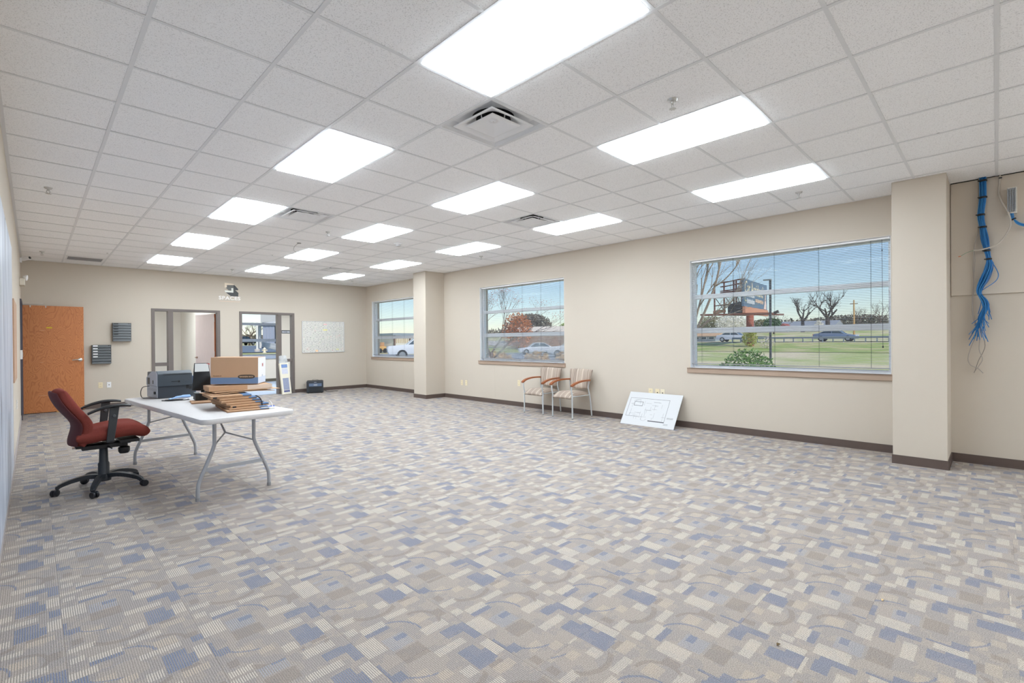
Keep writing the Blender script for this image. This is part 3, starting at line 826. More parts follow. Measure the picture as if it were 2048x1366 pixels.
def outlet(loc, normal, label, material, kind='duplex'):
    """wall plate; normal is 'x-', 'y-' or 'x+'"""
    t = thing('wall_outlet', label, 'outlet', loc)
    w, h = .036, .06
    def T(mb_, a0, a1, z0, z1, d0, d1):
        x, y, z = loc
        if normal == 'x-': mb_.box(x - d1, x - d0, y + a0, y + a1, z + z0, z + z1)
        elif normal == 'x+': mb_.box(x + d0, x + d1, y + a0, y + a1, z + z0, z + z1)
        else: mb_.box(x + a0, x + a1, y - d1, y - d0, z + z0, z + z1)
    mb_ = MB(); T(mb_, -w, w, -h, h, 0, .006); mb_.build('plate', material, t, bevel=.002)
    if kind == 'duplex':
        for s in (-1, 1):
            mb_ = MB(); T(mb_, -.017, .017, s*.026 - .015, s*.026 + .015, .006, .008); o = mb_.build('socket', material, t, bevel=.001)
            mb_ = MB(); T(mb_, -.009, -.006, s*.026 - .006, s*.026 + .007, .0078, .0086); T(mb_, .006, .009, s*.026 - .006, s*.026 + .007, .0078, .0086); mb_.build('slot', M_black, o)
    else:
        mb_ = MB(); T(mb_, -.008, .008, -.008, .008, .006, .009); mb_.build('jack', M_black, t)
    return t
outlet((XL, 5.95, .52), 'x+', 'white outlet low on the streaked left panel', M_white)
outlet((XL, 9.1, .56), 'x+', 'white outlet low on the left wall beyond the pin board', M_white)
el = thing('emergency_light', 'white emergency light box high on the left wall by the door', 'emergency light', (XL, 12.1, 2.42))
MB().box(XL, XL + .07, 11.95, 12.25, 2.40, 2.52).build('case', mat('cream_plastic', (226, 220, 206), .5), el, bevel=.008)
for y in (12.0, 12.2): MB().lathe([(.02, 0), (.04, .03), (.04, .05)], 14, (XL + .05, y, 2.55), (1, -.3, -.2)).build('lamp_head', M_white, el, smooth=True)
sc_ = thing('security_camera', 'small white camera on the left wall just under the ceiling', 'camera', (XL, 12.5, 2.95))
MB().box(XL, XL + .03, 12.46, 12.54, 2.86, 2.94).build('bracket', M_white, sc_)
MB().bar((XL + .03, 12.5, 2.92), (XL + .13, 12.44, 2.95), .06, .06).build('body', M_white, sc_, bevel=.006)
MB().lathe([(.022, 0), (.022, .012)], 14, (XL + .13, 12.44, 2.95), (.1, -.06, .03)).build('lens', M_black, sc_)

# ------------------------------------------------------------------ far wall things
def file_holder(x0, z0, label, tabs):
    t = thing('wall_file_rack', label, 'file rack', (x0 + .16, YF, z0))
    w, h, dp = .315, .395, .085
    M_fr = mat('smoke_plastic', (66, 70, 74), .35)
    M_fs = mat('rack_plastic', (82, 86, 88), .4, noise=(30, .18), stretch=(1, 1, 8))
    MB().box(x0, x0 + w, YF - .006, YF, z0, z0 + h).build('back_plate', M_fr, t)
    for x in (x0, x0 + w - .006): MB().box(x, x + .006, YF - dp, YF - .006, z0, z0 + h).build('side_panel', M_fr, t)
    for q in range(7):
        za = z0 + q * h / 7
        mb_ = MB().add([(x0 + .006, YF - dp - .004, za), (x0 + w - .006, YF - dp - .004, za), (x0 + w - .006, YF - dp + .012, za + .05), (x0 + .006, YF - dp + .012, za + .05),
                        (x0 + .006, YF - dp, za), (x0 + w - .006, YF - dp, za), (x0 + w - .006, YF - dp + .016, za + .05), (x0 + .006, YF - dp + .016, za + .05)],
                       [(0,1,2,3),(7,6,5,4),(0,4,5,1),(3,2,6,7),(0,3,7,4),(1,5,6,2)])
        mb_.box(x0 + .006, x0 + w - .006, YF - dp, YF - .006, za, za + .003)
        tr = mb_.build('tray', M_fs, t)
        if q >= 2:
            MB().add([(x0 + .02, YF - dp + .0015, za + .026), (x0 + .095, YF - dp + .0015, za + .026), (x0 + .095, YF - dp + .0085, za + .048), (x0 + .02, YF - dp + .0085, za + .048)], [(0, 1, 2, 3)]).build('label_tab', tabs, tr, fix=False)
    MB().box(x0 + w - .05, x0 + w - .03, YF - dp - .001, YF - dp + .006, z0 + h - .02, z0 + h - .008).build('clip', M_black, t)
    return t
file_holder(.878, .942, 'dark wall file rack with white label tabs beside the orange door', mat('tab_white', (235, 235, 235), .5))
file_holder(1.22, 1.415, 'dark wall file rack with black label tabs, higher on the wall', mat('tab_black', (14, 16, 16), .5))
outlet((1.017, YF, .485), 'y-', 'cream outlet below the wall file racks', M_ivory)
outlet((1.157, YF, .485), 'y-', 'white jack plate with a black port below the wall file racks', M_white, 'jack')

# SPACES wall logo
lg = thing('wall_logo', 'dark angular S emblem with white SPACES lettering high on the wall', 'wall sign', (3.5, YF, 2.6))
def lp(px, py):
    """logo drawing units to wall metres"""
    return (3.379 + (px - 640) * .000495, 2.845 - (py - 250) * .00053)
def lpoly(pts, name, material, d):
    MB().prism([lp(*p) for p in pts], 0, d, lambda a, b, t: (a, YF - .001 - t, b)).build(name, material, lg)
lpoly([(640,250),(1020,280),(1080,330),(740,350),(740,460),(640,470)], 'emblem_cream', mat('logo_cream', (240, 226, 206), .5), .006)  # cream part of the emblem's own colours
lpoly([(740,350),(1040,336),(1040,470),(940,480),(940,600),(830,600),(700,480),(740,460)], 'emblem_grey', mat('logo_grey', (104, 104, 102), .45), .006)  # grey part of the emblem's own colours
lpoly([(940,480),(1030,480),(1030,690),(670,690),(640,600),(830,610),(940,610)], 'emblem_stroke', mat('logo_white', (236, 238, 230), .5), .007)
lpoly([(1040,336),(1080,330),(1250,510),(1250,560),(1110,565),(1260,690),(1250,860),(920,860),(690,692),(1032,692),(1032,480),(1040,470)], 'emblem_body', mat('logo_charcoal', (58, 60, 62), .45), .006)
text_mesh('lettering', 'SPACES', .118, mat('logo_letters', (244, 240, 236), .5), lg, lambda a, b, c: (3.49 + a * 1.13, YF - .004 - c, 2.468 + b), offset=.0035, space=1.12, depth=.006)
MB().box(3.26, 3.72, YF - .003, YF, 2.385, 2.395).build('tagline_strip', mat('logo_orange', (226, 200, 176), .6), lg)

# whiteboard
def wb_material():
    mt = bpy.data.materials.new('whiteboard_schedule'); mt.use_nodes = True
    nt = mt.node_tree; n = nt.nodes; l = nt.links; p = n['Principled BSDF']; p.inputs['Roughness'].default_value = .25
    tc = n.new('ShaderNodeTexCoord')
    mp = n.new('ShaderNodeMapping'); mp.inputs['Scale'].default_value = (14, 1, 60); l.new(tc.outputs['Object'], mp.inputs[0])
    t = n.new('ShaderNodeTexNoise'); t.inputs['Scale'].default_value = 1.6; t.inputs['Detail'].default_value = 5; l.new(mp.outputs[0], t.inputs['Vector'])
    t2 = n.new('ShaderNodeTexNoise'); t2.inputs['Scale'].default_value = 6; l.new(tc.outputs['Object'], t2.inputs['Vector'])
    mr = n.new('ShaderNodeMapRange'); mr.inputs[1].default_value = .53; mr.inputs[2].default_value = .62; mr.inputs[4].default_value = .6; l.new(t.outputs['Fac'], mr.inputs[0])
    rp = n.new('ShaderNodeValToRGB'); e = rp.color_ramp.elements; rp.color_ramp.interpolation = 'CONSTANT'
    e[0].color = lin((90, 110, 150)); e[1].position = .62; e[1].color = lin((190, 90, 90)); z = e.new(.40); z.color = lin((90, 92, 96)); z = e.new(.56); z.color = lin((110, 160, 110))
    l.new(t2.outputs['Fac'], rp.inputs[0])
    mx = n.new('ShaderNodeMix'); mx.data_type = 'RGBA'; mx.inputs[6].default_value = lin((222, 219, 212)); l.new(rp.outputs[0], mx.inputs[7]); l.new(mr.outputs[0], mx.inputs[0])
    l.new(mx.outputs[2], p.inputs['Base Color'])
    return mt
wb = thing('whiteboard', 'whiteboard covered in a faint handwritten schedule on the far wall', 'whiteboard', (5.86, YF, 1.08))
MB().box(5.26, 6.455, YF - .016, YF, 1.085, 1.937).build('board', wb_material(), wb)
mb = MB()
for a in ((5.25, 6.465, 1.075, 1.087), (5.25, 6.465, 1.935, 1.947), (5.25, 5.262, 1.087, 1.935), (6.453, 6.465, 1.087, 1.935)): mb.box(a[0], a[1], YF - .02, YF, a[2], a[3])
mb.build('frame', mat('board_alu', (214, 214, 216), .35, metal=.4), wb, bevel=.002)
mb = MB()
for q in range(10): x = 5.70 + q * .083; mb.box(x, x + .002, YF - .0168, YF - .0158, 1.11, 1.60)
for z in (1.60, 1.66): mb.box(5.70, 6.44, YF - .0168, YF - .0158, z, z + .002)
for z in (1.83, 1.75, 1.72, 1.5, 1.38, 1.25): mb.box(5.28, 5.68, YF - .0168, YF - .0158, z, z + .002)
mb.build('ruled_lines', mat('marker_grey', (150, 150, 152), .6), wb)
for (a, z, w, hh, c_) in ((5.84, 1.69, .12, .035, (236, 228, 150)), (5.62, 1.10, .07, .05, (244, 206, 160)), (5.85, 1.85, .10, .03, (236, 190, 190)), (6.22, 1.14, .08, .03, (232, 228, 170))):
    MB().box(a, a + w, YF - .0166, YF - .0158, z, z + hh).build('marker_patch', mat('patch_%d' % int(a * 100), c_, .6), wb)

# ------------------------------------------------------------------ window wall outlets
outlet((XR, 8.79, .39), 'x-', 'cream outlet left of the drywall joint below the middle window, nearer the pilaster', M_ivory)
outlet((XR, 8.63, .39), 'x-', 'cream outlet right beside another one near the far pilaster', M_ivory)
outlet((XR, 6.93, .48), 'x-', 'cream outlet behind the left guest chair', M_ivory)
outlet((XR, 3.95, .50), 'x-', 'cream outlet peeking over the floor plan board, with two dark slots', M_ivory)
outlet((XR, 3.83, .50), 'x-', 'cream jack plate peeking over the floor plan board', M_ivory, 'jack')
outlet((XR, 3.74, .50), 'x-', 'pale blank plate peeking over the floor plan board', mat('pale_ivory', (224, 214, 190), .4), 'jack')

# ------------------------------------------------------------------ floor plan board leaning on the wall
tilt = math.atan2(.335, .488)
fb = thing('floor_plan_board', 'white foam board with a printed floor plan leaning on the window wall', 'board', (6.812, 3.845, 0), rot=(0, tilt, 0))
BWd, BHt = .915, .592
MB().box(0, .006, -BWd/2, BWd/2, .002, BHt).build('foam_board', mat('foam_white', (198, 199, 200), .5), fb, world=False)
M_ink = mat('plan_ink', (104, 104, 108), .7); M_ink2 = mat('plan_ink_dark', (60, 60, 66), .7)
def pl(mb_, u0, v0, u1, v1, w=.0022):
    """line on the board: u from its left edge as seen, v from the top, in board metres"""
    y0_, y1_ = BWd/2 - u0, BWd/2 - u1; z0_, z1_ = BHt - v0, BHt - v1
    mb_.box(-.0007, .0001, min(y0_, y1_) - w/2, max(y0_, y1_) + w/2, min(z0_, z1_) - w/2, max(z0_, z1_) + w/2)
mb = MB()
for q in ((.05,.11,.73,.11),(.73,.11,.73,.50),(.05,.11,.05,.44),(.05,.44,.28,.44),(.46,.49,.73,.50)): pl(mb, *q, w=.004)
for q in ((.14,.175,.29,.175),(.29,.175,.29,.245),(.14,.245,.29,.245),(.14,.175,.14,.245)): pl(mb, *q, w=.006)
mb.build('plan_outline', M_ink2, fb, world=False)
mb = MB(); rng = random.Random(11)
for q in range(46):
    u = rng.uniform(.07, .70); v = rng.uniform(.13, .45); L = rng.uniform(.03, .11)
    if .12 < u < .31 and .16 < v < .26: continue
    if rng.random() < .5: pl(mb, u, v, min(u + L, .72), v)
    else: pl(mb, u, v, u, min(v + L, .48))
for v in (.41, .42, .43): pl(mb, .76, v, .86, v, .003)
for v in (.52, .535): pl(mb, .73, v, .80, v, .004)
for q in range(12):
    a = q * PI / 11; pl(mb, .37 + .045*math.cos(a), .47 + .03*math.sin(a), .372 + .045*math.cos(a), .472 + .03*math.sin(a), .003)
mb.build('plan_lines', M_ink, fb, world=False)

# ------------------------------------------------------------------ guest chairs
def stripe_fabric():
    mt = bpy.data.materials.new('striped_taupe_fabric'); mt.use_nodes = True
    nt = mt.node_tree; n = nt.nodes; l = nt.links; p = n['Principled BSDF']; p.inputs['Roughness'].default_value = .9
    tc = n.new('ShaderNodeTexCoord'); mp = n.new('ShaderNodeMapping'); mp.inputs['Scale'].default_value = (.02, 1, .02); l.new(tc.outputs['Object'], mp.inputs[0])
    t = n.new('ShaderNodeTexNoise'); t.inputs['Scale'].default_value = 38; t.inputs['Detail'].default_value = 3; t.inputs['Roughness'].default_value = .7; l.new(mp.outputs[0], t.inputs['Vector'])
    rp = n.new('ShaderNodeValToRGB'); e = rp.color_ramp.elements
    e[0].position = .30; e[0].color = lin((108, 94, 86)); e[1].position = .64; e[1].color = lin((200, 186, 171)); z = e.new(.44); z.color = lin((158, 143, 131)); z = e.new(.53); z.color = lin((174, 158, 144))
    l.new(t.outputs['Fac'], rp.inputs[0]); l.new(rp.outputs[0], p.inputs['Base Color'])
    return mt
M_fab = stripe_fabric()
M_arm = mat('cherry_wood_arm', (156, 92, 56), .35, noise=(20, .12), stretch=(1, 6, 6))
M_leg = mat('silver_paint', (196, 200, 202), .35, metal=.25)
def pad(fn, nu=13, nv=13, flip=False):
    """closed cushion from fn(u,v)->(point, normal, thickness)"""
    front, back = [], []
    for a in range(nu):
        f, b = [], []
        for c_ in range(nv):
            u = math.sin(PI/2*(-1 + 2*a/(nu-1))); v = math.sin(PI/2*(-1 + 2*c_/(nv-1)))
            P, N, t = fn(u, v)
            f.append(P + N*t); b.append(P - N*t)
        front.append(f); back.append(b)
    mb_ = MB(); mb_.grid(front); o = len(mb_.v); mb_.grid([list(reversed(r)) for r in back])
    idx = lambda a, c_: a*nv + c_
    idb = lambda a, c_: o + a*nv + (nv - 1 - c_)
    for a in range(nu - 1):
        mb_.f.append((idx(a, 0), idb(a, 0), idb(a+1, 0), idx(a+1, 0))); mb_.f.append((idx(a+1, nv-1), idb(a+1, nv-1), idb(a, nv-1), idx(a, nv-1)))
    for c_ in range(nv - 1):
        mb_.f.append((idx(0, c_+1), idb(0, c_+1), idb(0, c_), idx(0, c_))); mb_.f.append((idx(nu-1, c_), idb(nu-1, c_), idb(nu-1, c_+1), idx(nu-1, c_+1)))
    return mb_
def edge_t(u, v, t0, e=4):
    return t0 * max(0.03, ((1 - abs(u)**e) * (1 - abs(v)**e)) ** .36)
def make_guest_chair(label, loc, rz):
    """faces local -x, y across"""
    r = thing('guest_chair', label, 'chair', loc, rz, group='striped guest chairs')
    for s, yy in ((1, .232), (-1, -.232)):
        MB().tube(spline([(-.25, yy, .0), (-.25, yy, .30), (-.25, yy, .40), (-.272, yy*1.0, .50), (-.262, yy*1.03, .585)], 5), .0125, 10).build('front_leg', M_leg, r, world=False, smooth='all')
        MB().tube(spline([(.27, yy*.97, 0), (.245, yy*.95, .25), (.215, yy*.93, .42), (.195, yy*.90, .52), (.205, yy*.95, .62), (.25, yy*.85, .70)], 5), .0125, 10).build('rear_leg', M_leg, r, world=False, smooth='all')
        MB().tube([(-.25, yy, .385), (.215, yy*.95, .385)], .009, 8).build('side_rail', M_leg, r, world=False)
        pts = spline([(-.285, yy*1.07, .572), (-.20, yy*1.10, .612), (-.08, yy*1.10, .638), (.06, yy*1.05, .648), (.215, yy*.95, .645)], 5)
        mb_ = MB()
        for i_ in range(len(pts) - 1): mb_.bar(pts[i_], pts[i_+1] + (pts[i_+1]-pts[i_])*.06, .05, .027)
        mb_.build('armrest', M_arm, r, world=False)
        MB().lathe([(.014, 0), (.014, .012)], 10, (-.25, yy, 0)).build('foot_glide', mat('glide_grey', (120, 120, 122), .5), r, world=False)
        MB().lathe([(.014, 0), (.014, .012)], 10, (.27, yy*.97, 0)).build('foot_glide', mat('glide_grey', (120, 120, 122), .5), r, world=False)
    MB().tube([(-.235, -.225, .375), (-.235, .225, .375)], .009, 8).build('cross_rail', M_leg, r, world=False)
    def seat(u, v):
        x = -.02 + u*.255; wy = .225 * (1 - .10*max(0, u)) * (1 - .05*ss(.7, 1, abs(u)))
        z = .405 + .022*(1 - v*v)*.4 - (.045*ss(.45, 1.0, -u)) - .01*max(0, u)
        return Vector((x, v*wy, z)), Vector((0, 0, 1)), edge_t(u, v, .050)
    pad(seat).build('seat', M_fab, r, world=False, smooth='all')
    def back(u, v):
        # u up, v across; fan shape wider at the top
        w = .205 + .065*(u*.5 + .5)
        z = .665 + u*.165 + .012*(1 - v*v)*u
        x = .185 + .075*(u*.5 + .5) - .03*(1 - v*v)
        return Vector((x, v*w, z)), Vector((-1, 0, .22)).normalized(), edge_t(u, v, .027)
    pad(back).build('backrest', M_fab, r, world=False, smooth='all')
    return r
make_guest_chair('striped guest chair with wooden arms directly below the middle window', (6.86, 6.02, 0), 0.0)
make_guest_chair('striped guest chair with wooden arms next to the blank wall, clear of the window', (6.82, 5.29, 0), math.radians(-4))

# ------------------------------------------------------------------ folding table
tz = .74
ta = math.atan2(.189, 1.983)
table = thing('folding_table', 'long light grey plastic folding table with bent steel legs', 'table', (1.21, 5.66, 0), rz=ta)
M_ttop = mat('table_plastic', (204, 200, 198), .5, noise=(30, .03), bump=(90, .08))
M_tleg = mat('table_steel', (168, 170, 174), .4, metal=.2)
mb = MB().prism(rrect(-.38, .38, -1.22, 1.22, .06), 0, .045, lambda a, b, t: (a, b, tz - .045 + t))
mb.build('table_top', M_ttop, table, world=False, bevel=.01, smooth=True)
for e, yy in ((-1, -.85), (1, 1.14)):
    yl = yy
    for s in (-1, 1):
        MB().tube(spline([(s*.165, yl, tz-.04), (s*.165, yl, .52), (s*.175, yl, .43), (s*.27, yl, .20), (s*.295, yl, .12), (s*.298, yl, 0)], 5), .0155, 10).build('leg', M_tleg, table, world=False, smooth='all')
        MB().lathe([(.018, 0), (.018, .03)], 10, (s*.298, yl, 0)).build('foot_cap', mat('foot_cap', (150, 150, 152), .5), table, world=False)
    MB().bar((-.245, yl, .255), (.245, yl, .255), .02, .03).build('crossbar', M_tleg, table, world=False)
    jy = yl - e*.22
    MB().tube([(0, jy, .52), (0, jy - e*.25, .70)], .009, 8).build('brace_arm', M_tleg, table, world=False)
    mb = MB()
    for s in (-1, 1): mb.tube([(0, jy, .52), (s*.17, yl, .45)], .007, 8)
    mb.build('brace_fork', M_tleg, table, world=False)
    MB().tube([(-.165, yl, tz-.05), (.165, yl, tz-.05)], .012, 8).build('hinge_tube', M_tleg, table, world=False)

# ------------------------------------------------------------------ office chair
oc_ = thing('office_chair', 'dark red upholstered swivel chair with black arms and five star base', 'office chair', (.465, 5.87, 0), rz=math.radians(2))
M_red = mat('maroon_weave', (126, 62, 54), .95, noise=(260, .30), spec=.1)
M_redd = mat('dark_maroon_shell', (84, 40, 42), .9, noise=(200, .25))
M_blk = mat('satin_black', (40, 44, 50), .42)
# base
mb = MB().lathe([(.055, .075), (.058, .10), (.052, .125), (.043, .14), (.043, .235), (.035, .25), (.032, .375), (.026, .39)], 24)
mb.build('gas_column', M_blk, oc_, world=False, smooth=True)
for q in range(5):
    a = math.radians(178 + 72*q)
    ca, sa = math.cos(a), math.sin(a)
    pts = [(.03*ca, .03*sa, .118), (.12*ca, .12*sa, .128), (.22*ca, .22*sa, .112), (.30*ca, .30*sa, .085), (.325*ca, .325*sa, .062)]
    mb = MB()
    sp = spline(pts, 4); n_ = len(sp)
    for i_ in range(n_ - 1):
        f = i_ / n_
        mb.bar(sp[i_], sp[i_+1] + (sp[i_+1]-sp[i_])*.1, .052 - .022*f, .040 - .014*f)
    leg = mb.build('base_arm', M_blk, oc_, world=False)
    cx, cy_ = .325*ca, .325*sa
    tw = a + .9
    off = Vector((math.cos(tw), math.sin(tw), 0)); axl = Vector((-math.sin(tw), math.cos(tw), 0))
    cen = Vector((cx, cy_, .030)) + off*.018
    mb = MB()
    for s in (-1, 1): mb.lathe([(.006, -.009), (.026, -.009), (.030, -.004), (.030, .005), (.024, .009), (.006, .009)], 18, cen + axl*s*.016, axl)
    mb.build('caster_wheel', mat('caster_black', (30, 32, 38), .35), leg, world=False, smooth=True)
    mb = MB().lathe([(.008, .0), (.008, .05)], 8, (cx, cy_, .035)); mb.bar(Vector((cx, cy_, .052)) - off*.006, Vector((cx, cy_, .045)) + off*.035, .016, .022)
    mb.build('caster_fork', M_blk, leg, world=False)
# mechanism
mb = MB().box(-.16, .17, -.085, .085, .385, .425); mb.box(-.20, .20, -.04, .04, .40, .43); mb.box(.10, .25, -.16, .16, .425, .455)
mb.build('tilt_mechanism', M_black, oc_, world=False, bevel=.006)
MB().lathe([(.035, 0), (.045, .02), (.045, .055), (.03, .065)], 18, (.145, -.05, .315)).build('tension_knob', M_black, oc_, world=False, smooth=True)
MB().bar((-.22, 0, .405), (-.10, 0, .40), .07, .012).build('back_bracket', M_chrome, oc_, world=False)
MB().tube([(.02, -.06, .40), (.03, -.24, .405)], .006, 8).build('height_lever', M_black, oc_, world=False)
def oseat(u, v):
    x = .055 + u*.265; w = .25*(1 - .08*ss(.2, 1, abs(u)))
    z = .505 + .040*ss(-1, .35, u) - .040*ss(.5, 1.0, u) + .014*v*v
    N = Vector((.12*ss(.4, 1, u), 0, 1)).normalized()
    return Vector((x, v*w, z)), N, edge_t(u, v, .066, 6)
pad(oseat, 21, 17).build('seat', M_red, oc_, world=False, smooth='all')
def spine(u):
    t = u*.5 + .5
    z = .44 + .50*t
    x = -.205 + .03*math.sin(PI*min(1, t*2.2))*(t < .5) - .0*t
    x = -.20 + .035*math.exp(-((t-.36)/.22)**2) - .125*ss(.35, 1.05, t)
    return x, z
def oback(u, v):
    x, z = spine(u); t = u*.5 + .5
    w = .195 + .05*math.sin(PI*min(1, t*.95)) - .035*ss(.75, 1, t)
    x += .045*v*v
    z += .015*(1 - v*v)*ss(.6, 1, t)
    return Vector((x, v*w, z)), Vector((1, 0, .30*t)).normalized(), edge_t(u, v, .052, 5)
pad(oback, 21, 17).build('backrest', M_red, oc_, world=False, smooth='all')
def oshell(u, v):
    P, N, t = oback(u*.985, v*.985)
    return P - N*.047, N, edge_t(u, v, .016)
pad(oshell, 21, 17).build('back_shell', M_redd, oc_, world=False, smooth='all')
for s in (-1, 1):
    yy = s*.262
    sp = spline([(-.135, yy, .735), (-.06, yy, .768), (.03, yy, .788), (.11, yy, .79), (.165, yy, .782)], 6)
    mb = MB(); n_ = len(sp); rows = []
    for i_, p_ in enumerate(sp):
        f = i_/(n_-1); w = .042*(0.55 + .45*math.sin(PI*min(.5 + .0, f*1.2 + .12))) ; h_ = .011 + .004*math.sin(PI*f)
        rows.append([(p_.x, yy + w*math.cos(a_), p_.z + h_*math.sin(a_)) for a_ in [2*PI*k_/12 for k_ in range(13)]])
    mb.grid(rows); o_ = len(rows)-1
    mb.f.append(tuple(range(12))); mb.f.append(tuple(o_*13 + k_ for k_ in range(12)))
    mb.build('armrest', M_black, oc_, world=False, smooth='all')
    MB().prism([(.015, .775), (.085, .785), (.075, .70), (.045, .47), (-.01, .47), (.005, .62)], -.012, .012, lambda a_, b_, t_: (a_, yy + t_, b_)).build('arm_post', mat('post_charcoal', (46, 48, 50), .5), oc_, world=False, bevel=.004)
    MB().bar((.02, yy, .465), (.02, s*.06, .435), .05, .012).build('arm_bracket', M_black, oc_, world=False)
    MB().lathe([(.014, 0), (.014, .006), (.009, .009)], 12, (.045, yy - s*0 - .012*1, .70), (0, -1, 0)).build('arm_button', mat('button_grey', (70, 72, 74), .4), oc_, world=False)

# ------------------------------------------------------------------ things on the table
T = tz + .0005
# multifunction printer
pr = thing('desktop_printer', 'dark grey multifunction printer with light grey side on the table', 'printer', (1.10, 6.72, T), rz=math.radians(6))
M_pd = mat('printer_slate', (62, 70, 78), .45); M_pd2 = mat('printer_slate_dark', (52, 58, 66), .5); M_pg = mat('printer_grey', (168, 172, 182), .5); M_pb = mat('printer_blue', (70, 90, 118), .45)
MB().box(-.14, .225, -.21, .19, .0, .15).build('body', M_pd2, pr, world=False, bevel=.006)
MB().box(-.1425, -.139, -.205, .185, .004, .148).build('side_cover', M_pg, pr, world=False)
mb = MB().prism([(-.235, .135), (.17, .135), (.17, .225), (.145, .235), (.135, .29), (-.19, .305), (-.235, .27)], -.15, .185, lambda a, b, t: (t, a, b))
mb.build('scanner_unit', M_pd, pr, world=False, bevel=.006)
mb = MB().prism([(-.232, .14), (.165, .14), (.165, .222), (.14, .232), (.0, .285), (-.05, .30), (-.19, .30), (-.232, .265)], -.1535, -.150, lambda a, b, t: (t, a, b))
mb.build('scanner_side', M_pg, pr, world=False)
MB().box(-.1545, -.150, .03, .12, .15, .225).build('side_port', M_black, pr, world=False)
MB().box(-.1545, -.139, -.14, -.10, .045, .075).build('side_latch', M_black, pr, world=False)
MB().box(-.1545, -.150, -.10, -.07, .16, .20).build('side_latch', M_black, pr, world=False)
for z in (.085, .10): MB().box(-.1436, -.142, -.19, .16, z, z + .002).build('seam', M_black, pr, world=False)
MB().box(-.02, .06, -.238, -.2345, .18, .186).build('lid_slot', M_black, pr, world=False)
MB().box(.045, .062, -.2385, -.2345, .172, .192).build('slot_catch', M_black, pr, world=False)
for z in (.278, .268, .262): MB().box(-.10, .165, -.2375, -.233, z - .002, z).build('lid_groove', M_black, pr, world=False)
for x in (.13, .16): MB().box(x, x + .027, -.2125, -.2095, .095 if x < .15 else .085, .135 if x < .15 else .118).build('rating_label', M_black, pr, world=False)
MB().box(.186, .235, -.20, .18, .01, .235).build('paper_tower', M_pb, pr, world=False, bevel=.006)
MB().box(.2, .226, -.204, -.199, .155, .185).build('badge', M_black, pr, world=False)
mb = MB().tube(spline([(.94, 6.74, T + .13), (.885, 6.76, T + .12), (.865, 6.77, T + .07), (.87, 6.75, T + .01), (.89, 6.60, T + .006), (1.0, 6.48, T + .006)], 6), .004, 6)
tag(mb.build('power_cord', mat('cord_brown', (58, 50, 50), .5)), 'dark power cord looping from the printer onto the table', 'cord')
# cables, blue tool and white stick beside the printer
def flat_tube(name, pts, r, m_, label, cat):
    return tag(MB().tube(spline(pts, 6), r, 8).build(name, m_, smooth='all'), label, cat)
flat_tube('black_cable', [(.97, 6.20, T+.006), (1.02, 6.12, T+.006), (1.10, 6.08, T+.008), (1.16, 6.10, T+.006), (1.20, 6.14, T+.006), (1.10, 6.19, T+.007), (1.0, 6.22, T+.006)], .005, M_black, 'coiled black cable on the table in front of the printer', 'cable')
tool = thing('blue_handset', 'pale blue handled tool lying in front of the printer', 'tool', (1.12, 6.32, T))
MB().tube(spline([(1.06, 6.25, T+.012), (1.11, 6.29, T+.02), (1.19, 6.36, T+.022), (1.27, 6.42, T+.016)], 5), [.008]*5 + [.012]*5 + [.016]*5 + [.009], 10).build('handle', mat('tool_blue', (140, 176, 222), .4), tool, smooth='all')
MB().tube([(1.04, 6.235, T+.010), (1.06, 6.25, T+.012)], .009, 10).build('tip', mat('tool_tip', (180, 210, 240), .4), tool)
flat_tube('white_stick', [(1.145, 6.12, T+.006), (1.22, 6.165, T+.006), (1.30, 6.21, T+.006)], .006, M_white, 'short white stick beside the black cable on the table', 'stick')

# black display on a boxy base, standing on a sheet of cardboard
M_card = mat('kraft_cardboard', (190, 152, 118), .85, noise=(8, .06)); M_card2 = mat('kraft_edge', (166, 130, 98), .9, noise=(40, .12)); M_cblue = mat('printed_blue', (92, 122, 160), .8)
M_cwhite = mat('paper_and_lit_white', (226, 226, 226), .75)  # paper white, also colours the window-lit end of the storage box
def sheet(name, cx, cy_, z0, w, d, t, rz, label, bend=0.0, mat_=None, group=None):
    r = thing(name, label, 'cardboard', (cx, cy_, z0), rz, group)
    rows_t, n_ = [], 9
    mb_ = MB()
    top = []; bot = []
    for a in range(n_):
        u = -1 + 2*a/(n_-1); x = u*w/2; zz_ = bend*(1 - u*u)
        top.append([(x, -d/2, t + zz_), (x, d/2, t + zz_)]); bot.append([(x, -d/2, zz_), (x, d/2, zz_)])
    mb_.grid(top); o = len(mb_.v); mb_.grid(bot)
    for a in range(n_ - 1):
        mb_.f.append((2*a, o + 2*a, o + 2*a + 2, 2*a + 2)); mb_.f.append((2*a + 1, 2*a + 3, o + 2*a + 3, o + 2*a + 1))
    mb_.f.append((0, 1, o + 1, o)); e = 2*(n_-1); mb_.f.append((e, o + e, o + e + 1, e + 1))
    mb_.build('sheet', mat_ or M_card, r, world=False)
    return r
cs = sheet('cardboard_sheet', 1.33, 5.78, T, .36, .30, .006, math.radians(-8), 'flat cardboard sheet under the black display base')
MB().box(-.18, .18, -.15, .12, .0066, .012).build('folded_flap', M_card, cs, world=False)
dp_ = thing('countertop_display', 'black glossy tilted display on a boxy black base beside the box', 'display', (1.275, 5.93, T + .0125), rz=math.radians(-6))
MB().box(-.065, .12, -.10, .10, 0, .075).build('base_unit', mat('base_black', (36, 38, 40), .5), dp_, world=False, bevel=.004)
MB().box(-.03, .07, -.101, -.098, .012, .06).build('base_vent', M_black, dp_, world=False)
MB().bar((.03, .03, .07), (.03, .05, .15), .06, .03).build('stand_neck', M_black, dp_, world=False)
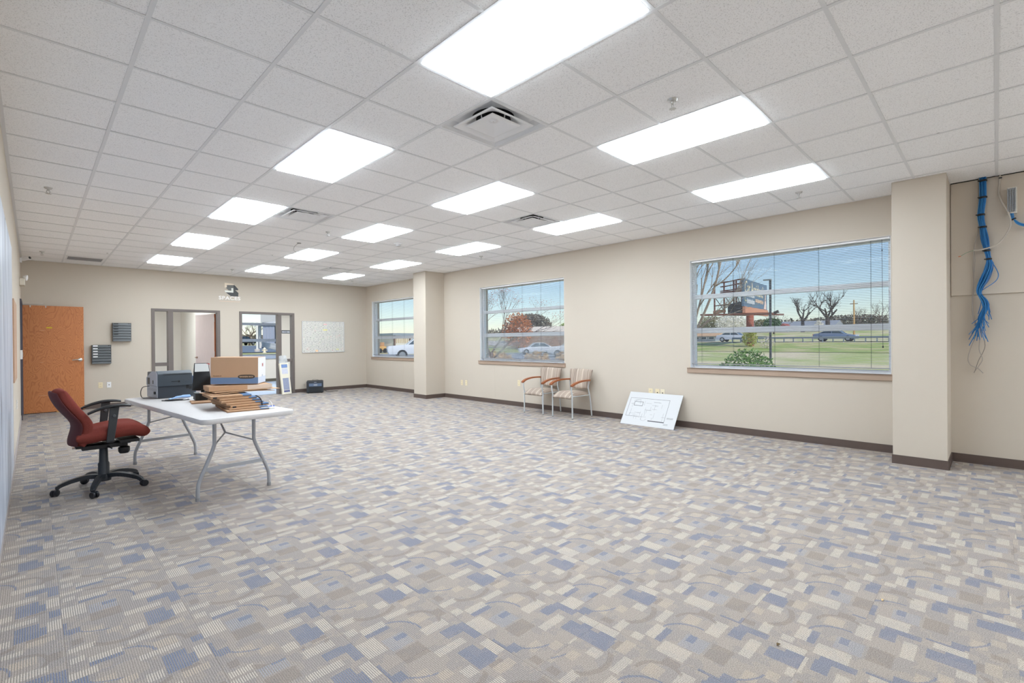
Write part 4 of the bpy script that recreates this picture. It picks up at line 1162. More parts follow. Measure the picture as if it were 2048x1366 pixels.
mb = MB().add([(-.085, -.02, .10), (.10, -.02, .09), (.075, .07, .385), (-.055, .07, .385), (-.085, .0, .10), (.10, .0, .09), (.075, .085, .385), (-.055, .085, .385)],
              [(0,1,2,3),(7,6,5,4),(0,4,5,1),(1,5,6,2),(2,6,7,3),(3,7,4,0)])
pan = mb.build('display_panel', mat('gloss_black', (22, 25, 28), .12), dp_, world=False, bevel=.003)
mb = MB().add([(-.055, .0365, .295), (.078, .0365, .295), (.07, .064, .38), (-.05, .064, .38), (-.055, .0375, .295), (.078, .0375, .295), (.07, .066, .38), (-.05, .066, .38)], [(0,1,2,3),(7,6,5,4),(0,4,5,1),(1,5,6,2),(2,6,7,3),(3,7,4,0)])
mb.build('panel_reflection', mat('reflection_grey', (206, 208, 206), .5), pan, world=False)  # pale patch paints the reflection on the glossy panel's top
MB().box(.055, .085, .062, .067, .368, .378).build('red_tab', mat('red_tab', (190, 40, 40), .5), pan, world=False)
MB().box(-.02, .045, -.06, .0, .0755, .078).build('paper_slip', M_cwhite, dp_, world=False)

# stack of folded cartons
zc = T
specs = [(1.40, 5.00, .34, .62, -5, .014), (1.405, 5.02, .32, .56, -3, .012), (1.40, 5.04, .33, .50, 3, .022), (1.375, 5.05, .31, .48, 1, .018), (1.355, 5.07, .33, .46, 0, .020), (1.345, 5.09, .31, .46, -2, .020), (1.30, 5.10, .33, .44, -4, .024)]
ords = ['bottom', 'second', 'third', 'fourth', 'fifth', 'sixth', 'top']
for q, (x, y, w, d, rz, t) in enumerate(specs):
    lab = {0: 'flattened carton at the bottom of the stack, lying on the table', 6: 'folded carton with blue end on top of the stack, under the curved sheets'}.get(q, '%s folded carton up from the table in the stack below the box' % ords[q])
    r = thing('folded_carton', lab, 'carton', (x, y, zc), math.radians(rz), group='folded cartons in the table stack')
    fold = t * .5
    MB().box(-w/2, w/2, -d/2, d/2, 0, fold - .001).build('lower_panel', M_card2, r, world=False, bevel=.002)
    MB().prism(rrect(-d/2, d/2, fold, t, (t - fold)*.4, 3), -w/2 + .004, w/2 - w*.22, lambda a, b, s_: (s_, a, b)).build('upper_panel', M_card, r, world=False)
    MB().prism(rrect(-d/2 - .001, d/2, fold, t + .0004, (t - fold)*.4, 3), w/2 - w*.22, w/2, lambda a, b, s_: (s_, a, b)).build('blue_print', M_cblue, r, world=False)
    MB().box(-w/2 + .02, -w/2 + .05, -d/2 - .0015, -d/2 + .01, fold*.2, t*.7).build('hand_hole', M_black if q in (2, 6) else M_card2, r, world=False)
    zc += t + .0005
s1 = sheet('cardboard_sheet', 1.42, 5.18, zc, .56, .34, .004, math.radians(6), 'lower curved cardboard sheet on top of the carton stack', bend=.012)
s2 = sheet('cardboard_sheet', 1.47, 5.20, zc + .0175, .58, .34, .004, math.radians(2), 'upper curved cardboard sheet just under the carton tray', bend=.004)
zc += .027
tr = thing('carton_tray', 'shallow kraft carton with one white side under the storage box', 'carton', (1.44, 5.24, zc), math.radians(-4))
MB().box(-.27, .27, -.15, .15, 0, .003).build('bottom_panel', M_card, tr, world=False)
MB().box(-.27, .05, -.152, -.148, 0, .042).build('front_panel', M_card, tr, world=False)
MB().box(.05, .27, -.152, -.148, 0, .040).build('white_panel', mat('pale_card', (214, 196, 178), .8), tr, world=False)
MB().box(-.27, .27, .148, .152, 0, .04).build('rear_panel', M_card, tr, world=False)
for s in (-1, 1): MB().box(s*.27 - .002, s*.27 + .002, -.15, .15, 0, .04).build('side_panel', M_card, tr, world=False)
MB().box(-.26, .26, -.145, .145, .036, .040).build('inner_panel', M_card, tr, world=False)
zc += .0475
# storage box
bxr = math.radians(-30)
sb = thing('storage_box', 'large brown cardboard storage box with blue band and one end coloured window-lit white', 'box', (1.475, 5.335, zc), rot=(0, math.radians(.8), bxr))
BW_, BD_, BHh = .416, .31, .262
MB().box(-BW_/2, BW_/2, -BD_/2, BD_/2, 0, BHh).build('carton_body', mat('box_kraft', (188, 152, 120), .8, noise=(10, .04)), sb, world=False, bevel=.003)
MB().box(-BW_/2 - .0006, BW_/2 + .0004, -BD_/2 - .0008, -BD_/2 + .001, .004, .066).build('blue_band', mat('band_blue', (110, 136, 172), .8), sb, world=False)
MB().box(BW_/2 - .001, BW_/2 + .0008, -BD_/2 + .002, BD_/2 - .002, .003, BHh - .003).build('window_lit_end', M_cwhite, sb, world=False)  # end coloured white for the window light falling on it
MB().box(BW_/2 + .0003, BW_/2 + .0014, -BD_/2 + .002, BD_/2 - .002, .004, .066).build('end_band', mat('lit_blue_band', (198, 208, 224), .8), sb, world=False)  # blue band continues here, paled in colour for the window light
fr_ = -BD_/2
ov = [(.105 + .075*math.copysign(abs(math.cos(a))**.55, math.cos(a)), .073 + .020*math.copysign(abs(math.sin(a))**.8, math.sin(a))) for a in [2*PI*q/32 for q in range(32)]]
lo_ = MB().prism(ov, 0, .0009, lambda a, b, t: (a, fr_ - .0008 - t, b)).build('logo_patch', mat('logo_brown', (74, 62, 54), .8), sb, world=False)
inv_sb = chain_matrix(sb)
def box_text(name, txt, size, cx, cz, m_, **kw):
    return text_mesh(name, txt, size, m_, sb, lambda a, b, c: inv_sb @ Vector((cx + a, fr_ - .0022 - c*.2, cz + b)), **kw)
box_text('brand_text', 'BANKERS BOX', .0185, .105, .073, mat('print_kraft', (206, 172, 138), .8), offset=.0005, depth=.0006)
mb = MB(); rng = random.Random(8); x = -.185
while x < -.115:
    w = rng.uniform(.003, .008); mb.box(x, x + w, fr_ - .0014, fr_ - .0004, .079, .079 + rng.uniform(.005, .008)); x += w + .0025
mb.build('small_print', mat('print_brown', (96, 76, 62), .8), sb, world=False)
MB().box(BW_/2 + .0008, BW_/2 + .0018, .0, .05, .165, .20).build('end_sticker', mat('sticker_red', (200, 160, 156), .7), sb, world=False)
MB().box(BW_/2 + .0018, BW_/2 + .0024, .012, .034, .172, .192).build('sticker_mark', mat('sticker_mark', (150, 60, 56), .7), sb, world=False)
MB().prism([(.02*math.cos(a) + .02, .012*math.sin(a) + .075) for a in [2*PI*q/18 for q in range(18)]], 0, .0008, lambda a, b, t: (BW_/2 + .0008 + t, a, b)).build('end_logo', mat('pale_print', (186, 194, 208), .8), sb, world=False)

# markers, spool and clear cup at the table's near right corner
def marker(x, y, rz, body, cap, label):
    t = thing('marker_pen', label, 'marker', (x, y, T + .009), rot=(0, PI/2, rz))
    MB().lathe([(.008, -.05), (.009, -.045), (.009, .03)], 12).build('barrel', body, t, world=False, smooth=True)
    MB().lathe([(.0095, .03), (.0095, .065), (.006, .068)], 12).build('cap', cap, t, world=False, smooth=True)
M_mb = mat('marker_blue', (40, 84, 190), .4)
marker(1.52, 4.76, .25, M_white, M_mb, 'white marker with blue cap lying at the table corner')
marker(1.535, 4.715, -.1, mat('cream_barrel', (230, 226, 206), .4), mat('cap_white', (240, 240, 238), .4), 'cream white marker lying at the very edge of the table')
marker(1.56, 4.80, -.3, M_mb, M_mb, 'blue marker lying behind the white ones')
cl = thing('clear_cup', 'small clear plastic cup beside the markers', 'cup', (1.50, 4.86, T))
MB().lathe([(.018, .0), (.024, .055)], 18, (1.50, 4.86, T), caps=False).build('wall', glass_material('clear_plastic', film=.25), cl, smooth=True, fix=False)
MB().lathe([(.018, .001), (.0005, .001)], 18, (1.50, 4.86, T), caps=False).build('base', glass_material('clear_plastic_base', film=.25), cl, fix=False)
flat_tube('white_cable', [(1.60, 4.76, T+.005), (1.61, 4.82, T+.04), (1.605, 4.88, T+.06), (1.60, 4.94, T+.04), (1.605, 5.0, T+.005)], .0025, M_white, 'thin white wire arching behind the clear cup', 'cable')
flat_tube('black_strap', [(1.475, 4.83, T+.12), (1.50, 4.80, T+.10), (1.515, 4.795, T+.06), (1.52, 4.80, T+.012)], .005, M_black, 'black strap hanging over the right end of the carton stack', 'strap')

# ------------------------------------------------------------------ things on the far floor
bg_ = thing('tall_package', 'tall narrow white printed package with clear plastic top leaning on the frame', 'package', (4.742, 13.055, 0), rot=(math.radians(-8.5), math.radians(-2.5), 0))
M_pk = mat('package_cream', (232, 226, 208), .6)
MB().box(-.115, .115, -.04, .04, .006, .83).build('carton', M_pk, bg_, world=False, bevel=.006)
for z0, z1, c_, nm in ((.70, .79, (120, 146, 196), 'title_print'), (.54, .68, (206, 208, 220), 'text_print'), (.12, .43, (150, 158, 182), 'picture_print'), (.06, .11, (92, 96, 140), 'footer_print')):
    MB().box(-.075, .075, -.0415, -.0395, z0, z1).build(nm, mat('print_' + nm, c_, .6, noise=(60, .25)), bg_, world=False)
rows = []
rng = random.Random(2)
for a in range(5):
    z = .826 + .05*a; w = .115 - .006*a; d = .04 - .008*a
    rows.append([(w*math.cos(t_) + rng.uniform(-.006, .006), d*math.sin(t_) + rng.uniform(-.004, .004), z + rng.uniform(-.01, .012)*(a > 0)) for t_ in [2*PI*k_/18 for k_ in range(19)]])
for r_ in rows: r_[-1] = r_[0]
MB().grid(rows).build('plastic_top', glass_material('wrap_plastic', film=.55), bg_, world=False, fix=False)

p2 = thing('inkjet_printer', 'black inkjet printer with small screen on the carpet by the far wall', 'printer', (5.46, 12.98, 0), rz=math.radians(-24))
MB().box(-.21, .21, -.18, .18, .012, .315).build('body', mat('inkjet_black', (48, 52, 58), .45), p2, world=False, bevel=.008)
MB().box(-.19, .19, -.17, .17, .315, .325).build('lid', M_black, p2, world=False, bevel=.004)
MB().box(-.15, .17, -.205, -.178, .18, .26).build('control_panel', mat('panel_blue', (92, 108, 132), .3), p2, world=False, bevel=.003)
MB().box(-.03, .06, -.2065, -.2045, .195, .245).build('screen', mat('lcd_grey', (150, 156, 166), .2), p2, world=False)
for z in (.025, .10): MB().box(-.15, .17, -.19, -.178, z, z + .065).build('paper_tray', mat('tray_black', (36, 40, 44), .4), p2, world=False, bevel=.003)
MB().box(-.02, .04, -.1815, -.1795, .285, .293).build('nameplate', mat('plate_silver', (190, 194, 200), .3), p2, world=False)
for x in (-.17, .17):
    for y in (-.14, .14): MB().lathe([(.014, 0), (.014, .014)], 10, (x, y, 0)).build('foot', M_black, p2, world=False)
mb = MB().tube(spline([(-.05, .05, .325), (-.06, .04, .345), (.0, .03, .350), (.08, .05, .335), (.1, .1, .327)], 5), .004, 6)
mb.build('loose_cable', M_black, p2, world=False)
flat_tube('printer_cable', [(5.69, 12.92, .06), (5.74, 12.86, .012), (5.85, 12.85, .007), (5.98, 12.90, .007), (6.05, 12.86, .007)], .005, M_black, 'black cable trailing from the inkjet printer over the carpet', 'cable')

# carpet debris
def crumb(x, y, s, c_, label, seed):
    r_ = random.Random(seed); mb_ = MB()
    for q in range(3):
        cx, cyy = x + r_.uniform(-s, s)*.6, y + r_.uniform(-s, s)*.6
        mb_.tube([(cx - s, cyy, .004), (cx, cyy + s*.4, .008), (cx + s, cyy + r_.uniform(-s, s), .004)], s*.35, 5)
    return tag(mb_.build('carpet_litter', mat('litter_%d' % seed, c_, .8)), label, 'litter')
crumb(2.325, .675, .007, (112, 92, 62), 'small brown scrap lying on the open carpet', 1)
crumb(3.092, .412, .006, (226, 200, 150), 'tiny yellow crumb lying on the open carpet', 2)
crumb(6.98, .30, .010, (200, 200, 200), 'small shiny scrap on the carpet beside the pilaster by the cables', 3)
crumb(2.66, 13.0 - 4.2, .006, (60, 60, 60), 'tiny dark speck on the carpet beyond the table', 4)
crumb(5.69, 2.65, .009, (70, 62, 58), 'short dark twig on the carpet near the floor plan board', 5)
crumb(6.95, 2.35, .006, (220, 214, 210), 'tiny white crumb on the carpet by the window wall baseboard', 6)

# ------------------------------------------------------------------ cables in the alcove
M_cb = mat('cable_blue', (30, 116, 184), .45, noise=(60, .12)); M_cb2 = mat('cable_blue_light', (66, 146, 206), .45)
bd = thing('cable_bundle', 'thick bundle of cut blue network cables hanging on the alcove wall', 'cable', (7.1, .09, 1.3))
core = [(7.108, .094, 3.02), (7.105, .095, 2.81), (7.10, .110, 2.63), (7.10, .096, 2.50), (7.10, .082, 2.38), (7.10, .066, 2.25), (7.10, .054, 2.16), (7.095, .050, 2.09), (7.09, .085, 1.96), (7.095, .122, 1.86), (7.10, .122, 1.80), (7.09, .085, 1.73), (7.09, .074, 1.66), (7.095, .105, 1.56), (7.10, .13, 1.47)]
rad = [.026, .027, .026, .024, .030, .022, .018, .030, .036, .024, .017, .028, .028, .026, .024]
rng = random.Random(21)
strands = []
for q in range(40):
    ph = rng.uniform(0, 2*PI); rf = math.sqrt(rng.uniform(.05, 1)); tw = rng.uniform(-.5, .5)
    last = rng.choice([11, 12, 13, 13, 14, 14])
    pts = []
    for i_, (p_, r_) in enumerate(zip(core[:last + 1], rad)):
        a = ph + tw*i_*.25
        jj = .35 if i_ in (4, 7, 8, 11, 12, 13) else .08
        pts.append((p_[0] + r_*rf*math.cos(a)*.75 + rng.uniform(-.006, .006)*jj, p_[1] + r_*rf*math.sin(a) + rng.uniform(-.02, .02)*jj, p_[2]))
    lx, ly, lz = pts[-1]
    pts.append((lx + rng.uniform(-.02, .01), ly + rng.uniform(-.05, .07), lz - rng.uniform(.05, .16)))
    strands.append(pts)
    MB().tube(spline(pts, 3), .0033, 5).build('blue_strand', M_cb if q % 3 else M_cb2, bd, smooth='all')
MB().tube(spline([(7.095, .125, 1.46), (7.09, .165, 1.36), (7.09, .205, 1.26)], 5), .0034, 6).build('blue_strand', M_cb, bd)
MB().tube(spline([(7.095, .10, 1.46), (7.09, .085, 1.38), (7.09, .062, 1.30)], 5), .0034, 6).build('blue_strand', M_cb, bd)
MB().tube(spline([(7.10, .045, 2.16), (7.09, .0, 2.05), (7.09, -.015, 1.98), (7.09, .01, 1.92), (7.09, .08, 1.86), (7.095, .105, 1.84)], 5), .0034, 6).build('stray_loop', M_cb, bd)
for z, y, x, r_ in ((2.985, .094, 7.108, .030), (2.81, .095, 7.105, .031), (2.63, .110, 7.10, .030), (2.50, .096, 7.10, .028), (2.25, .066, 7.10, .026), (2.16, .054, 7.10, .022)):
    t_ = MB().lathe([(r_, -.009), (r_ + .002, -.007), (r_ + .002, .007), (r_, .009)], 18, (x, y, z)).build('velcro_tie', M_black, bd)
    MB().box(x - r_ - .004, x - r_ + .004, y + r_*.6, y + r_*.6 + .022, z - .006, z + .004).build('tie_tail', M_black, t_)
MB().lathe([(.018, -.006), (.019, 0), (.018, .006)], 16, (7.10, .122, 1.80)).build('wrapped_strand', M_cb, bd)
M_gc = mat('cable_grey', (172, 164, 156), .5)
gcb = thing('grey_cables', 'thin grey cables hanging behind the blue cable bundle', 'cable', (7.14, .13, .97))
for q, pts in enumerate(([(7.135, .125, 3.02), (7.135, .132, 2.6), (7.125, .118, 2.46), (7.12, .145, 2.40), (7.12, .165, 2.28), (7.125, .172, 2.10), (7.13, .170, 1.9), (7.125, .180, 1.75), (7.12, .178, 1.6), (7.11, .155, 1.47), (7.11, .145, 1.40), (7.12, .21, 1.16), (7.125, .20, 1.06), (7.13, .14, 1.02), (7.13, .10, .97)],
                        [(7.138, .13, 3.02), (7.135, .13, 2.55), (7.12, .14, 2.42), (7.12, .16, 2.30), (7.125, .158, 2.15), (7.125, .168, 2.0), (7.13, .174, 1.8), (7.12, .174, 1.62), (7.11, .15, 1.48), (7.11, .125, 1.36), (7.12, .13, 1.22), (7.125, .105, 1.12), (7.13, .13, 1.05), (7.135, .165, .985)])):
    MB().tube(spline(pts, 5), .0042 if q == 0 else .0034, 6).build('grey_strand', M_gc, gcb, smooth='all')
MB().tube(spline([(7.10, .122, 1.44), (7.12, .085, 1.26), (7.125, .135, 1.10), (7.13, .16, 1.0), (7.13, .17, .97)], 5), .003, 6).build('grey_strand', mat('cable_taupe', (140, 132, 122), .6), gcb)
fat = thing('beige_cable', 'thick beige cable curving across the blue bundle with bare wire end', 'cable', (7.1, 0, 2.3))
MB().tube(spline([(7.14, -.030, 3.02), (7.135, -.022, 2.88), (7.12, -.025, 2.80), (7.09, -.055, 2.70), (7.075, -.090, 2.60), (7.075, -.105, 2.50), (7.075, -.085, 2.42), (7.07, -.035, 2.33), (7.06, .02, 2.285), (7.058, .10, 2.262), (7.065, .165, 2.262)], 6), .0075, 8).build('sheath', mat('sheath_beige', (196, 188, 176), .5), fat, smooth='all')
MB().tube(spline([(7.065, .165, 2.262), (7.07, .22, 2.245), (7.075, .265, 2.215)], 4), .0022, 6).build('green_wire', mat('wire_green', (90, 140, 104), .5), fat)
MB().tube([(7.075, .265, 2.215), (7.075, .285, 2.212)], .005, 6).build('copper_end', mat('copper', (206, 120, 86), .4), fat)
MB().box(7.125, 7.14, -.045, -.02, 2.985, 2.995).build('cable_tie', M_black, fat)
pb = thing('punch_block', 'pale punch down terminal block mounted on the alcove board', 'terminal block', (7.13, -.115, 2.6))
MB().box(7.085, 7.152, -.150, -.080, 2.60, 2.865).build('base', mat('block_ivory', (226, 222, 212), .5), pb, bevel=.004)
for q in range(4):
    yy = -.140 + q*.017
    MB().box(7.070, 7.086, yy, yy + .008, 2.615, 2.855).build('terminal_rail', mat('rail_silver', (168, 172, 178), .4), pb)
mb = MB()
for q in range(24): mb.box(7.068, 7.0705, -.139, -.083, 2.62 + q*.0098, 2.6235 + q*.0098)
mb.build('terminal_teeth', mat('teeth_grey', (130, 134, 140), .5), pb)
bl2 = thing('blue_cable_arc', 'short arc of blue cables leaving the terminal block', 'cable', (7.1, -.13, 2.5))
for q in range(9):
    o_ = (q % 3 - 1)*.009; p_ = (q // 3 - 1)*.009
    MB().tube(spline([(7.09 + p_, -.112 + o_, 2.60), (7.09 + p_, -.118 + o_, 2.555), (7.085 + p_, -.138, 2.515 + o_), (7.085 + p_, -.175, 2.478 + o_), (7.085 + p_, -.24, 2.458 + o_), (7.085 + p_, -.42, 2.452 + o_)], 4), .0042, 6).build('blue_strand', M_cb if q % 2 else M_cb2, bl2, smooth='all')
MB().lathe([(.021, -.006), (.021, .006)], 14, (7.088, -.124, 2.54), (0, -.5, -1)).build('velcro_tie', M_black, bl2)

# ================================================================== outside
def terr(x, y):
    h1 = -.32 + 1.30*ss(30, 66, x) + 2.2*ss(78, 130, x)
    h2 = -.25 + .30*ss(20, 45, y) + .25*ss(45, 65, y) + .6*ss(65, 110, y) - .35*ss(25, 37, x)*(1 - ss(45, 62, y)) + 1.6*ss(60, 90, x)
    w = ss(1.15, 1.9, x / max(y, 1.0)) if x > 0 else 0
    return h2*(1 - w) + h1*w
def ground_mat(name, c1, c2, scale, c3=None):
    mt = bpy.data.materials.new(name); mt.use_nodes = True
    nt = mt.node_tree; n = nt.nodes; l = nt.links; p = n['Principled BSDF']; p.inputs['Roughness'].default_value = .95; p.inputs['Specular IOR Level'].default_value = .1
    tc = n.new('ShaderNodeTexCoord')
    t = n.new('ShaderNodeTexNoise'); t.inputs['Scale'].default_value = scale; t.inputs['Detail'].default_value = 6; l.new(tc.outputs['Object'], t.inputs['Vector'])
    rp = n.new('ShaderNodeValToRGB'); e = rp.color_ramp.elements; e[0].position = .38; e[0].color = lin(c1); e[1].position = .62; e[1].color = lin(c2)
    l.new(t.outputs['Fac'], rp.inputs[0])
    t2 = n.new('ShaderNodeTexNoise'); t2.inputs['Scale'].default_value = scale*30; t2.inputs['Detail'].default_value = 3; l.new(tc.outputs['Object'], t2.inputs['Vector'])
    mr = n.new('ShaderNodeMapRange'); mr.inputs[3].default_value = .75; mr.inputs[4].default_value = 1.2; l.new(t2.outputs['Fac'], mr.inputs[0])
    vm = n.new('ShaderNodeVectorMath'); vm.operation = 'SCALE'; l.new(rp.outputs[0], vm.inputs[0]); l.new(mr.outputs[0], vm.inputs['Scale'])
    l.new(vm.outputs[0], p.inputs['Base Color'])
    return mt
def patch(name, xs, ys, m_, dz=0.0, fn=None):
    rows = [[(x, y, terr(x, y) + dz) for x in xs] for y in ys]
    return MB().grid(rows).build(name, m_, smooth='all', fix=False)
def frange(a, b, n): return [a + (b - a)*i/(n - 1) for i in range(n)]
xs = [-120, -60, -20] + frange(0, 140, 57) + [160, 200, 260, 340, 460, 600]
ys = [-160, -100, -60, -30] + frange(-20, 130, 51) + [150, 180, 240, 320, 420, 600]
g = struct(patch('ground_lawn', xs, ys, ground_mat('mixed_grass', (218, 206, 174), (178, 188, 124), .22), -.02), 'mixed green and straw coloured grass outside', 'ground')
struct(patch('ground_verge', frange(46, 60, 10), frange(-25, 60, 24), ground_mat('bright_grass', (150, 172, 96), (196, 190, 140), .35), .03), 'bright green strip of grass below the road', 'ground')
struct(patch('ground_road', frange(65.5, 77, 6), frange(-80, 120, 40), mat('road_concrete', (196, 190, 184), .9, noise=(1, .06)), .05), 'pale concrete road running past the billboard', 'road')
struct(patch('ground_parking', frange(17.5, 52, 14), frange(24, 47, 12), mat('lot_asphalt', (150, 160, 170), .9, noise=(2, .05)), .04), 'grey asphalt parking lot seen through the middle windows', 'parking lot')
struct(patch('ground_driveway', frange(6, 60, 22), frange(60, 103, 18), mat('drive_asphalt', (122, 136, 152), .9, noise=(2, .05)), .05), 'dark asphalt driveway seen through the right office', 'driveway')
struct(patch('ground_tall_grass', frange(12, 24, 8), frange(10, 22, 8), ground_mat('tan_grass', (196, 170, 130), (170, 150, 110), .8), .04), 'tan dry grass patch outside the middle window', 'ground')

# --- trees
def leaf_blob(mb_, c, r, n, size, rg_):
    for q in range(n):
        while True:
            p_ = Vector((rg_.uniform(-1, 1), rg_.uniform(-1, 1), rg_.uniform(-1, 1)))
            if .25 < p_.length < 1: break
        p_ = Vector((p_.x*r[0], p_.y*r[1], p_.z*r[2])) + Vector(c)
        d1 = Vector((rg_.uniform(-1, 1), rg_.uniform(-1, 1), rg_.uniform(-1, 1))).normalized()*size*rg_.uniform(.6, 1.3)
        d2 = d1.cross(Vector((rg_.uniform(-1, 1), rg_.uniform(-1, 1), rg_.uniform(-1, 1)))).normalized()*size*rg_.uniform(.4, .9)
        mb_.add([p_ - d1, p_ + d2*.6, p_ + d1, p_ - d2*.6], [(0, 1, 2, 3)])
def branchy(mb_, p, d, L, r, depth, rg_, spread, ends, upbias=.12, sides=4):
    n = 3
    pts = [Vector(p)]; dd = Vector(d).normalized()
    for i in range(n):
        dd = (dd + Vector((rg_.uniform(-1, 1), rg_.uniform(-1, 1), rg_.uniform(-.5, 1)))*.13 + Vector((0, 0, upbias*.3))).normalized()
        pts.append(pts[-1] + dd*L/n)
    rr = [r*(1 - .45*i/n) for i in range(n + 1)]
    mb_.tube(pts, rr, sides if depth > 1 else 3, caps=False)
    if depth == 0: ends.append(pts[-1]); return
    for q in range(rg_.choice([2, 3, 3]) if depth > 1 else 3):
        t = rg_.uniform(.45, 1.0); i = min(n - 1, int(t*n)); b = pts[i].lerp(pts[i+1], t*n - i)
        nd = (dd + Vector((rg_.uniform(-1, 1), rg_.uniform(-1, 1), rg_.uniform(-.6, .9)))*spread).normalized()
        branchy(mb_, b, nd, L*rg_.uniform(.58, .8), r*.52, depth - 1, rg_, spread, ends, upbias, sides)
M_bark = mat('grey_bark', (112, 98, 90), .9, noise=(3, .15)); M_bark2 = mat('pale_bark', (170, 150, 132), .9, noise=(4, .2)); M_barkd = mat('dark_bark', (78, 70, 66), .9)
def tree(label, x, y, h, seed, bark, depth=5, spread=.75, leaf=None, trunk=.32, r0=None, z=None, nleaf=10, lsize=.3, sides=4, lean=(0, 0), clump=.9):
    z = terr(x, y) - .05 if z is None else z
    r = thing('tree', label, 'tree', (x, y, z))
    rg_ = random.Random(seed); mb_ = MB(); ends = []
    r0 = r0 or h*.026
    top = Vector((x + lean[0]*h*trunk, y + lean[1]*h*trunk, z + h*trunk))
    mb_.tube([(x, y, z), tuple(Vector((x, y, z)).lerp(top, .5)), tuple(top)], [r0*1.25, r0, r0*.9], 8)
    for q in range(4):
        a = q*PI/2 + rg_.uniform(-.5, .5)
        branchy(mb_, top - Vector((0, 0, h*trunk*.08*q)), (math.cos(a)*spread + lean[0], math.sin(a)*spread + lean[1], 1.0), h*(1 - trunk)*.42, r0*.6, depth - 1, rg_, spread, ends, sides=sides)
    mb_.build('branches', bark, r, fix=False, smooth='all')
    if leaf:
        lb = MB()
        for e in ends:
            leaf_blob(lb, e, (clump, clump, clump*.8), nleaf, lsize, rg_)
        o = lb.build('foliage', leaf, r, fix=False); o['kind'] = 'stuff'
    return r
# window one: background trees
tree('big spreading bare tree behind the road houses with one long right limb', 115, 24, 9.6, 4, M_barkd, 6, .85, r0=.42)
tree('tall forked bare tree left of the big spreading one', 118, 29.2, 8.8, 12, M_barkd, 6, .7, r0=.34)
tree('low bare tree near the conifer across the road', 110, 32.5, 5.6, 23, M_bark, 5, .8)
for q, (x, y, h, lab) in enumerate([(126, 20.5, 6.0, 'bare brushy tree right of the yellow utility pole'), (124, 17.5, 6.8, 'bare brushy tree at the right end of the row across the road'), (128, 15, 6.0, 'reddish twiggy tree at the right window edge across the road')]):
    tree(lab, x + q*6, y, h, 40 + q, M_bark if q < 2 else mat('reddish_bark', (150, 112, 108), .9), 6, .9, r0=.16)
M_blossom = mat('white_blossom', (236, 232, 222), .9, noise=(3, .12)); M_olive = mat('olive_leaf', (136, 132, 92), .9, noise=(2, .2)); M_conifer = mat('conifer_green', (78, 108, 62), .9, noise=(2, .25)); M_orange = mat('rust_leaf', (196, 128, 84), .9, noise=(2, .2))
M_greyt = mat('grey_thicket', (128, 122, 108), .9, noise=(2, .2)); M_spring = mat('spring_leaf', (158, 178, 96), .9, noise=(2, .2)); M_shrub = mat('glossy_shrub_leaf', (96, 138, 52), .5, noise=(6, .35)); M_redbud = mat('red_bud', (190, 124, 116), .9)
def bushy(name, label, cat, x, y, z, rx_, ry_, rz_, n, size, m_, seed, stem=None):
    r = thing(name, label, cat, (x, y, z)); rg_ = random.Random(seed)
    mb_ = MB()
    for q in range(5):
        a = q*1.256; mb_.tube([(x, y, z - .1), (x + rx_*.5*math.cos(a), y + ry_*.5*math.sin(a), z + rz_)], [size*.16, size*.06], 5)
    mb_.build('stems', stem or M_bark, r)
    mb_ = MB(); leaf_blob(mb_, (x, y, z + rz_), (rx_, ry_, rz_), n, size, rg_)
    o = mb_.build('foliage', m_, r, fix=False); o['kind'] = 'stuff'
    return r
bushy('blossom_tree', 'white blossoming tree behind the billboard pillar', 'tree', 95, 35.4, 3.0, 3, 3.1, 1.6, 1500, .22, M_blossom, 3)
bushy('olive_tree', 'olive brown bushy tree left of the blossoming one', 'tree', 99, 41.0, 3.2, 2.2, 2.4, 1.5, 900, .25, M_olive, 5)
bushy('conifer', 'round dark green evergreen right of the billboard pillar', 'tree', 100, 29.8, 3.2, 1.6, 1.6, 1.1, 700, .25, M_conifer, 6)
bushy('thicket', 'brownish bare thicket behind the grey roofed houses', 'bush', 117, 36.5, 3.5, 2, 2.2, 1.2, 700, .3, M_olive, 8)
bushy('thicket', 'long grey thicket behind the big bare tree', 'bush', 137, 24, 3.2, 2, 9.5, 1.9, 2200, .35, M_greyt, 9)
bushy('blossom_tree', 'small white blossoming tree beside the big bare trunk', 'tree', 118, 26.2, 3.2, .9, .9, 1.0, 300, .2, M_blossom, 10)
bushy('shrub', 'glossy green rounded shrub just outside the widest window', 'shrub', 11.2, 3.85, -.45, .55, .66, .80, 3200, .05, M_shrub, 11)
bushy('vine', 'yellow green vine climbing the billboard pillar base', 'vine', 52.3, 17.7, terr(52, 17.7), .5, .75, .95, 500, .14, mat('vine_leaf', (176, 180, 84), .8), 12)
bushy('blossom_shrub', 'small pinkish white flowering shrub right of the billboard vine', 'shrub', 50, 15.4, terr(50, 15.4), .5, .7, .6, 160, .09, mat('pink_blossom', (230, 214, 206), .8), 13)
